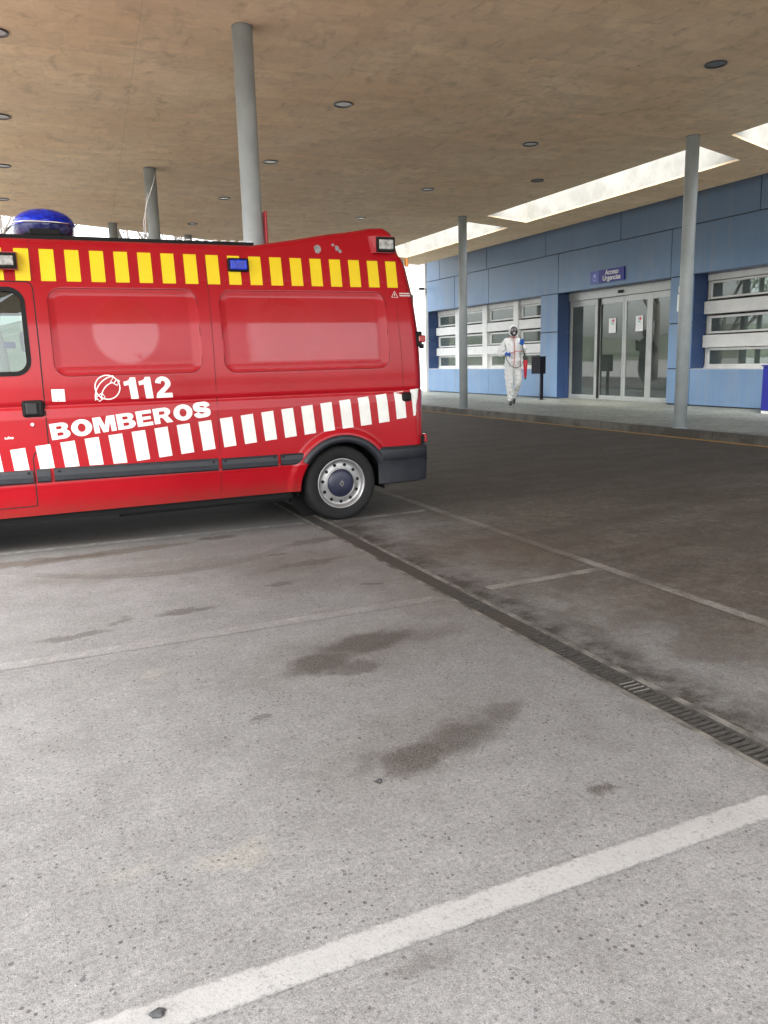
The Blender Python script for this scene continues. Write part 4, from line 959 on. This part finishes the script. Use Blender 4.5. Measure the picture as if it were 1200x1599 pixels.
t = NT('blue_lens'); p = t.co(); n = t.noise(p, 25, 3)
c = t.mix(t.ramp(n, .3, .7), (.001, .008, .24), (.003, .03, .50)); t.bsdf(Base_Color=c, Roughness=.2, Specular_IOR_Level=.3); M_BLENS = t.m
MB().rbox(1.645, 1.79, ys-.046, ys-.030, 2.222, 2.304, .008).build('lens', M_BLENS, sl)
# tail light, reflector, hinge, lock
M_TAIL = plain('tail_lens', (.30, .006, .012), .15, 0, .1, coat=1.0)
vs = []; fs = []; zz_ = np.linspace(.735, 1.165, 10)
for z in zz_:
    x0 = 3.305+(.0 if z < 1.02 else .05*((z-1.02)/.145)**1.5)
    for k in range(7):
        x = x0+(3.402-x0)*k/6; vs.append((x, 6.67+.10*(1-sqrt(1-min(.995, max(0, (x-3.30)/.104))**2))-.007, z))
    vs.append((3.418, 6.80, z)); vs.append((3.418, 6.86, z))
fs = [(i*9+j, i*9+j+1, (i+1)*9+j+1, (i+1)*9+j) for i in range(9) for j in range(8)]
MB().add(vs, fs, True).build('tail_light', M_TAIL, van); MB().add([(v[0], 2*VC-v[1], v[2]) for v in vs], fs, True).build('tail_light', M_TAIL, van)
MB().rbox(3.30, 3.40, 6.69, 6.76, .657, .735, .008).build('tail_light_base', M_RUB, van)
MB().rbox(3.405, 3.44, 6.70, 6.80, .665, .745, .012).build('rear_reflector', M_TAIL, van)
hz = MB().rbox(3.335, 3.40, 6.70, 6.76, 1.56, 1.70, .012).build('door_hinge', M_RUB, van); MB().rbox(3.36, 3.435, 6.695, 6.75, 1.60, 1.665, .012).build('hinge_arm', M_TAIL, hz); MB().cyl((3.40, 6.72, 1.545), .022, .04, 'z', 14).build('hinge_pin', M_RUB, hz)
MB().rbox(3.165, 3.255, 6.640, 6.70, 1.065, 1.148, .02).build('door_stop', M_RUB, van)
MB().rbox(3.295, 3.322, 6.80, 6.84, 2.29, 2.36, .008).build('marker_lamp', plain('amber', (.7, .25, .02), .3), van)
seam([(3.262, 2.37), (3.29, 2.2), (3.325, 1.9), (3.345, 1.6), (3.352, 1.2)], .005, .001)
# rear doors detail
for y0, y1 in ((6.86, 7.62), (7.72, 8.48)):
    MB().rbox(3.36, 3.40, y0, y1, 1.45, 2.05, .02).build('rear_window', plain('rear_glass', (.02, .025, .03), .1), van)
MB().box(3.404, 3.408, VC-.004, VC+.004, .66, 2.3).build('panel_gap', M_SEAM, van)
# roof rail, beacon bar, antennas
MB().box(-.6, 1.9, 8.39, 8.415, 2.435, 2.468).build('roof_rail', M_RUB, van)
rr_ = MB().box(-.6, 1.9, 6.925, 6.95, 2.435, 2.468).build('roof_rail', M_RUB, van)
for k in range(9): MB().box(1.25+k*.075, 1.285+k*.075, 6.92, 6.955, 2.469, 2.478).build('rail_clip', M_ALU, rr_)
def super_bar(zc, hx, hz0, hz1, y0, y1, xc, up):
    vs = []; ny_, na = 22, 17
    for j in range(ny_+1):
        tt = -1+2*j/ny_; yy = (y0+y1)/2+(y1-y0)/2*tt; sc = max(.02, (1-abs(tt)**5))**.5
        for k in range(na):
            a = pi*k/(na-1)
            vs.append((xc+hx*sc*cos(a), yy, zc+(hz1 if up else -hz0)*(sin(a)**.85)*sc))
    fs = [(j*na+k, j*na+k+1, (j+1)*na+k+1, (j+1)*na+k) for j in range(ny_) for k in range(na-1)]
    m = MB().add(vs, fs, True); m.add([vs[k] for k in range(na)], [tuple(range(na))]); m.add([vs[ny_*na+k] for k in range(na)], [tuple(range(na))]); return m
bar = super_bar(2.580, .245, .11, .145, 7.0, 8.34, .255, True).build('beacon_bar', M_BLENS, van)
t = NT('clear_lens'); p = t.co(); n = t.noise(p, 12, 4); c = t.mix(t.ramp(n, .35, .65), (.008, .012, .10), (.10, .11, .22)); t.bsdf(Base_Color=c, Roughness=.15, Specular_IOR_Level=.35); M_CLEAR = t.m
super_bar(2.576, .245, .125, .1, 7.0, 8.34, .255, False).build('lower_lens', M_CLEAR, bar)
b = MB(); b.rbox(.08, .42, 7.02, 8.3, 2.446, 2.50, .02); b.build('base', M_RUB, bar)
b = MB(); b.tube([(.015, 7.06, 2.566), (.04, 7.01, 2.570), (.10, 6.993, 2.578), (.2, 6.988, 2.580), (.33, 6.99, 2.578), (.43, 7.0, 2.57)], .006); b.build('trim', M_CHROME, bar)
MB().rbox(.13, .36, 6.985, 7.01, 2.475, 2.525, .01).build('speaker_grille', M_RUB, bar)
for pts_ in ([(1.03, 7.2, 2.46), (1.035, 7.2, 2.65), (1.08, 7.2, 2.82), (1.13, 7.2, 2.94), (1.16, 7.2, 3.03)], [(1.08, 7.3, 2.46), (1.06, 7.3, 2.6), (1.075, 7.3, 2.78), (1.10, 7.3, 2.90)]):
    MB().tube(pts_, .005, 6, .002).build('antenna', plain('antenna_grey', (.5, .5, .48), .4), van)

# ------------------------------------------------------------------ people
def skin_mesh(verts, edges, radii, lv=2, root=0):
    me = bpy.data.meshes.new('s'); me.from_pydata(verts, edges, []); o = bpy.data.objects.new('s', me); COL.objects.link(o)
    o.modifiers.new('skin', 'SKIN').use_smooth_shade = True; ss = o.modifiers.new('sub', 'SUBSURF'); ss.levels = lv; ss.render_levels = lv
    if not me.skin_vertices: me.skin_vertices.new()
    for i, r in enumerate(radii):
        sv = me.skin_vertices[0].data[i]; sv.radius = r if isinstance(r, tuple) else (r, r); sv.use_root = (i == root)
    dg = bpy.context.evaluated_depsgraph_get(); m2 = bpy.data.meshes.new_from_object(o.evaluated_get(dg)); bpy.data.objects.remove(o)
    m2.polygons.foreach_set('use_smooth', [True]*len(m2.polygons)); return m2
def crease(me, amp=.012):
    from mathutils import noise as nz_
    for v in me.vertices:
        q = v.co; a = nz_.noise(Vector((q.x*9, q.y*9, q.z*16)))+.6*nz_.noise(Vector((q.x*22, q.y*22, q.z*30+5)))
        v.co = q+v.normal*amp*a
    return me
def mobj(name, me, mat, parent, label=None):
    me.materials.clear(); me.materials.append(mat); o = bpy.data.objects.new(name, me); COL.objects.link(o); o.parent = parent; reg(o, (0, 0, 0))
    if label: o['label'] = label
    return o
def ellip(c, r, n=20, m=14, squash=None):
    vs = []; fs = []
    for i in range(m+1):
        th = pi*i/m
        for k in range(n):
            ph = 2*pi*k/n; vs.append((c[0]+r[0]*sin(th)*cos(ph), c[1]+r[1]*sin(th)*sin(ph), c[2]+r[2]*cos(th)))
    for i in range(m):
        for k in range(n): fs.append((i*n+k, i*n+(k+1) % n, (i+1)*n+(k+1) % n, (i+1)*n+k))
    return vs, fs
def hand(c, d, side, curl=.6):
    """c wrist, d palm direction; returns verts edges radii"""
    d = Vector(d).normalized(); a = d.cross(Vector((0, 1, 0))).normalized(); up = a.cross(d)
    V_ = [Vector(c), Vector(c)+d*.055, Vector(c)+d*.095]; E_ = [(0, 1), (1, 2)]; R_ = [(.034, .028), (.046, .026), (.046, .022)]
    for k in range(4):
        off = (k-1.5)*.024; ln = (.036, .042, .040, .030)[k]
        p0 = Vector(c)+d*.085+a*off; p1 = p0+d*ln-up*.01; p2 = p1+(d*(1-curl)-up*curl).normalized()*ln*.9; p3 = p2+(-up*.9-d*.35).normalized()*ln*.7
        i = len(V_); V_ += [p1, p2, p3]; E_ += [(2, i), (i, i+1), (i+1, i+2)]; R_ += [.0115, .0105, .009]
    i = len(V_); p0 = Vector(c)+d*.035+a*side*.045-up*.01; V_ += [p0, p0+d*.04-up*.03]; E_ += [(1, i), (i, i+1)]; R_ += [.014, .011]
    w_ = Vector(c); V_ = [w_+(q-w_)*1.3 for q in V_]; R_ = [tuple(1.3*k for k in r) if isinstance(r, tuple) else r*1.3 for r in R_]
    return V_, E_, R_
M_SUIT = None
def suit_mat(name, a, b_):
    t = NT(name); p = t.co(); n1 = t.noise(p, 7, 5, .6, 1.2); n2 = t.noise(p, 22, 4, .6)
    t.bsdf(Base_Color=t.mix(t.ramp(n2, .3, .7), a, b_), Roughness=.6, Normal=t.bump(t.math('ADD', n1, t.math('MULTIPLY', n2, .3)), .9, .05)); return t.m
def make_person(loc, rotz, label, suitm, glovem, bootm, stripe=True, mask=True):
    P = thing('person', (0, 0, 0), label, 'person')
    J = [((.03, .02, 1.10), (.225, .17)), ((.03, .0, 1.28), (.22, .175)), ((.03, -.01, 1.48), (.215, .16)), ((.03, .0, 1.66), (.20, .135)), ((.035, 0, 1.80), (.085, .08)), ((.035, -.01, 1.87), (.07, .075)),
         # right arm (image left)
         ((-.15, 0, 1.71), .10), ((-.25, .02, 1.56), .105), ((-.335, -.04, 1.38), .10), ((-.25, -.17, 1.37), .072), ((-.18, -.23, 1.375), .042),
         # left arm
         ((.19, .02, 1.72), .080), ((.27, .06, 1.56), .085), ((.315, .02, 1.42), .082), ((.30, -.12, 1.52), .052), ((.275, -.20, 1.60), .040),
         # right leg (front), left leg (behind)
         ((-.06, .0, .98), .15), ((-.06, -.04, .80), .132), ((-.06, -.08, .60), .112), ((-.035, -.06, .36), .100), ((-.025, -.04, .19), .088), ((-.025, -.04, .11), .05),
         ((.135, .03, .98), .145), ((.165, .02, .80), .13), ((.17, .0, .61), .11), ((.12, .16, .40), .09), ((.07, .26, .25), .085), ((.065, .30, .17), .05)]
    E = [(0, 1), (1, 2), (2, 3), (3, 4), (4, 5), (3, 6), (6, 7), (7, 8), (8, 9), (9, 10), (3, 11), (11, 12), (12, 13), (13, 14), (14, 15), (0, 16), (16, 17), (17, 18), (18, 19), (19, 20), (20, 21), (0, 22), (22, 23), (23, 24), (24, 25), (25, 26), (26, 27)]
    mobj('body', crease(skin_mesh([j[0] for j in J], E, [j[1] for j in J], 3), .016), suitm, P)
    h = MB(); h.add(*ellip((.04, .0, 1.985), (.122, .132, .155)), True); hd = h.build('hood', suitm, P, label='close white hood' if mask else None)
    if mask:
        f = MB(); f.add(*ellip((.055, -.068, 1.98), (.104, .098, .132)), True); f.build('mask', plain('mask_dark', (.05, .045, .05), .25, 0, .4, 20), P, label='dark full face respirator')
        f = MB(); f.add(*ellip((.02, -.125, 2.01), (.040, .035, .042)), True); f.add(*ellip((.095, -.125, 2.01), (.034, .035, .042)), True); f.build('visor', plain('visor_glass', (.30, .29, .30), .08, .4, .4, 30), P)
        f = MB(); f.cyl((.06, -.19, 1.925), .034, .06, 'y', 16); f.build('filter', plain('filter_grey', (.35, .33, .34), .4), P)
    else:
        f = MB(); f.add(*ellip((.055, -.035, 1.98), (.088, .10, .12)), True); f.build('head', plain('skin_tone', (.45, .28, .2), .6), P)
    # gloves
    V_, E_, R_ = hand((-.19, -.235, 1.375), (.9, -.35, -.05), 1); mobj('glove', skin_mesh(V_, E_, R_, 1), glovem, P)
    V_, E_, R_ = hand((.278, -.205, 1.60), (-.05, -.25, 1), 1, .8); mobj('glove', skin_mesh(V_, E_, R_, 1), glovem, P)
    # boots
    for (x, y, z, pit) in ((-.025, -.04, .045, 0), (.065, .30, .10, .6)):
        Vb = [(x, y+.02, z+.10), (x, y+.02, z+.02), (x, y-.10, z+.0), (x, y-.19, z-.005 if pit == 0 else z-.06)]
        mobj('boot', skin_mesh(Vb, [(0, 1), (1, 2), (2, 3)], [.055, .052, .05, .036], 2), bootm, P)
    if stripe:
        M_RS = plain('red_tape', (.62, .12, .10), .5); M_TP = plain('yellow_tape', (.62, .60, .25), .6)
        zip_ = [(.045, -.13, 1.80), (.07, -.155, 1.70), (.08, -.182, 1.5), (.08, -.188, 1.3), (.065, -.188, 1.14), (.055, -.178, 1.05)]
        MB().tube(zip_, .010, 6).build('zip_tape', M_RS, P)
        MB().tube([(-.06+.0, -.075, 1.845), (-.01, -.11, 1.825), (.05, -.125, 1.82), (.11, -.105, 1.83), (.14, -.06, 1.85)], .010, 6).build('neck_tape', M_RS, P)
        MB().tube([(-.10, -.24, 1.40), (.0, -.21, 1.41), (.10, -.205, 1.44), (.20, -.17, 1.45), (.30, -.10, 1.44)], .009, 6).build('waist_strap', M_RS, P)
        MB().tube([(-.025+.066*cos(a), -.04+.066*sin(a), .20) for a in np.linspace(0, 2*pi, 13)], .014, 6).build('ankle_tape', M_TP, P)
        MB().tube([(.07+.064*cos(a), .285+.06*sin(a), .25) for a in np.linspace(0, 2*pi, 13)], .014, 6).build('ankle_tape', M_TP, P)
    P.location = loc; P.rotation_euler = (0, 0, rotz); return P
M_SUITW = suit_mat('white_coverall', (.76, .78, .78), (.84, .86, .86))
M_GLOVE = plain('blue_glove', (.01, .12, .50), .5, 0, .1); M_BOOT = plain('black_boot', (.03, .035, .03), .5)
PL = (12.05, 18.42, PZ); BR = -radians(33.2)
pe = make_person(PL, BR, 'person in a white hooded coverall, dark mask and blue gloves walking on the pavement', M_SUITW, M_GLOVE, M_BOOT)
sp = thing('sprayer', (0, 0, 0), 'red tank sprayer with black head and hose at the hip of the white suited person', 'sprayer')
M_SPR = plain('sprayer_red', (.50, .015, .03), .35)
MB().lathe([(.0001, .74), (.022, .74), (.036, .78), (.052, 1.0), (.060, 1.16), (.054, 1.20), (.03, 1.22), (.0001, 1.22)], (.365, -.10, 0), n=24).build('tank', M_SPR, sp)
MB().lathe([(.0001, .70), (.02, .70), (.030, .738), (.0001, .74)], (.365, -.10, 0), n=20).build('foot_cap', M_BOOT, sp)
b = MB(); b.rbox(.295, .41, -.15, -.05, 1.222, 1.33, .015); b.rbox(.32, .37, -.13, -.07, 1.33, 1.40, .01); b.tube([(.40, -.10, 1.28), (.44, -.10, 1.25), (.44, -.10, 1.19), (.40, -.12, 1.15)], .008, 6); b.build('pump_head', M_BOOT, sp)
MB().tube([(.34, -.14, 1.36), (.30, -.20, 1.50), (.268, -.245, 1.68), (.20, -.28, 1.86), (.185, -.285, 1.90)], .011, 8, .006).build('lance', M_BOOT, sp)
MB().tube([(-.16, -.27, 1.35), (-.12, -.28, 1.22), (-.04, -.27, 1.09), (.06, -.25, 1.02), (.16, -.22, 1.02), (.26, -.19, 1.07), (.32, -.15, 1.2)], .009, 8).build('hose', M_BOOT, sp)
MB().tube([(.21, -.24, 1.20), (.24, -.25, 1.13), (.20, -.25, 1.08), (.17, -.24, 1.14), (.20, -.24, 1.19)], .008, 6).build('hose_loop', M_BOOT, sp)
MB().tube([(.34, -.2, 1.50), (.42, -.22, 1.505)], .006, 6).build('nozzle', M_BOOT, sp)
sp.location = PL; sp.rotation_euler = (0, 0, BR)
make_person((10.55, 22.4, PZ), radians(60), 'person in dark clothes behind the van, seen only as a reflection in the door glass',
            suit_mat('dark_clothes', (.03, .032, .035), (.05, .05, .055)), M_BOOT, M_BOOT, False, False)

# ------------------------------------------------------------------ pebbles
M_PEB = plain('grey_pebble', (.055, .056, .058), .95, 0, .3, 90, .4, spec=.1)
for (x, y, r, lab) in ((.125, 1.625, .013, 'grey pebble lying on the white parking line at the bottom of the picture'), (.98, 2.32, .009, 'tiny dark pebble on the pale asphalt below the second oil stain')):
    bm = bmesh.new(); bmesh.ops.create_icosphere(bm, subdivisions=3, radius=1)
    for v in bm.verts: v.co = Vector((x+v.co.x*r*1.3*(1+.2*sin(5*v.co.y)), y+v.co.y*r*(1+.15*sin(4*v.co.x)), .005+r*.35+v.co.z*r*.55))
    tag(MB().frombm(bm, True).build('pebble', M_PEB), lab, 'pebble')

# ------------------------------------------------------------------ trees and surroundings
M_BARK = plain('bark', (.13, .115, .10), .9, 0, .3, 12, .5)
t = NT('leaves'); oi = t.n('ShaderNodeNewGeometry').outputs['Random Per Island']
c = t.mix(oi, (.05, .075, .025), (.14, .17, .06)); t.bsdf(Base_Color=c, Roughness=.6); M_LEAF = t.m
def bare_tree(x, y, h, seed, label, leaves=False, name='bare_tree', group='bare trees beyond the canopy edge'):
    R = random.Random(seed); tr = thing(name, (x, y, 0), label, 'tree', group)
    trunk = MB(); cr = MB(); tips = []
    def grow(p, d, L, r, lv, mb):
        n = 4; pts = [p]; q = Vector(p)
        for k in range(n):
            d = (d+Vector((R.uniform(-.13, .13), R.uniform(-.13, .13), R.uniform(-.02, .10)))).normalized(); q = q+d*L/n; pts.append(q.copy())
        mb.tube(pts, r, 6 if lv < 2 else 4, r*.6)
        if lv >= 4: tips.append(q); return
        for k in range(3 if lv < 3 else 2):
            i = R.choice((2, 3, 4)) if k else 4
            nd = (d+Vector((R.uniform(-1, 1), R.uniform(-1, 1), R.uniform(-.2, .7)))*.75).normalized()
            grow(pts[i], nd, L*R.uniform(.6, .8), r*.58, lv+1, cr)
    grow(Vector((x, y, -.05)), Vector((0, 0, 1)), h*.38, h*.018, 0, trunk)
    trunk.build('trunk', M_BARK, tr); o = cr.build('crown', M_BARK, tr)
    if leaves:
        lf = MB()
        for q in tips:
            for k in range(26):
                c_ = q+Vector((R.gauss(0, .45), R.gauss(0, .45), R.gauss(0, .35))); a = Vector((R.gauss(0, 1), R.gauss(0, 1), R.gauss(0, 1))).normalized()*R.uniform(.05, .09); b_ = a.cross(Vector((R.gauss(0, 1), R.gauss(0, 1), R.gauss(0, 1)))).normalized()*.05
                lf.add([c_-a, c_+b_, c_+a, c_-b_], [(0, 1, 2, 3)])
        lf.build('foliage', M_LEAF, tr)
bare_tree(-.6, 34, 11, 3, 'bare branching tree at the left picture edge behind the blue beacon')
bare_tree(1.6, 40, 12, 5, 'bare tree beyond the canopy between the beacon and the dark column')
bare_tree(5.5, 36, 11, 8, 'bare tree just right of the dark rear column above the van roof')
bare_tree(8.6, 41, 11.5, 12, 'bare tree with spreading twigs left of the thick column')
bare_tree(11.5, 44, 10.5, 15, 'farthest bare tree hidden mostly behind the thick column')
bare_tree(-3.2, 32, 9, 21, 'leafy green tree at the far left behind the beacon', True, 'leafy_tree', None)
# hedge line and trees behind the camera, mirrored in the van's paint
bare_tree(7.0, -24, 7.5, 31, 'bare tree behind the viewer mirrored in the van side', group='trees behind the viewer')
bare_tree(-6.0, -30, 8, 32, 'second bare tree behind the viewer', group='trees behind the viewer')
t = NT('far_green'); p = t.co(); c = t.mix(t.ramp(t.noise(p, .12, 6, .6), .35, .65), (.05, .07, .035), (.13, .13, .09)); t.bsdf(Base_Color=c, Roughness=.95); M_HILL = t.m
vs = []; fs = []; n = 180
for k in range(n):
    a = 2*pi*k/n; hgt = 5+3*sin(a*3+1)+2*sin(a*7)+1.2*sin(a*17+2)+.8*sin(a*31)
    for (R_, z) in ((150, -.5), (175, hgt*.8), (230, hgt*1.6), (390, hgt*2.2), (395, -2)): vs.append((R_*sin(a), R_*cos(a), z))
for k in range(n):
    for j in range(4): a = k*5+j; b_ = ((k+1) % n)*5+j; fs.append((a, b_, b_+1, a+1))
tag(MB().add(vs, fs, True).build('hills', M_HILL), kind='structure')
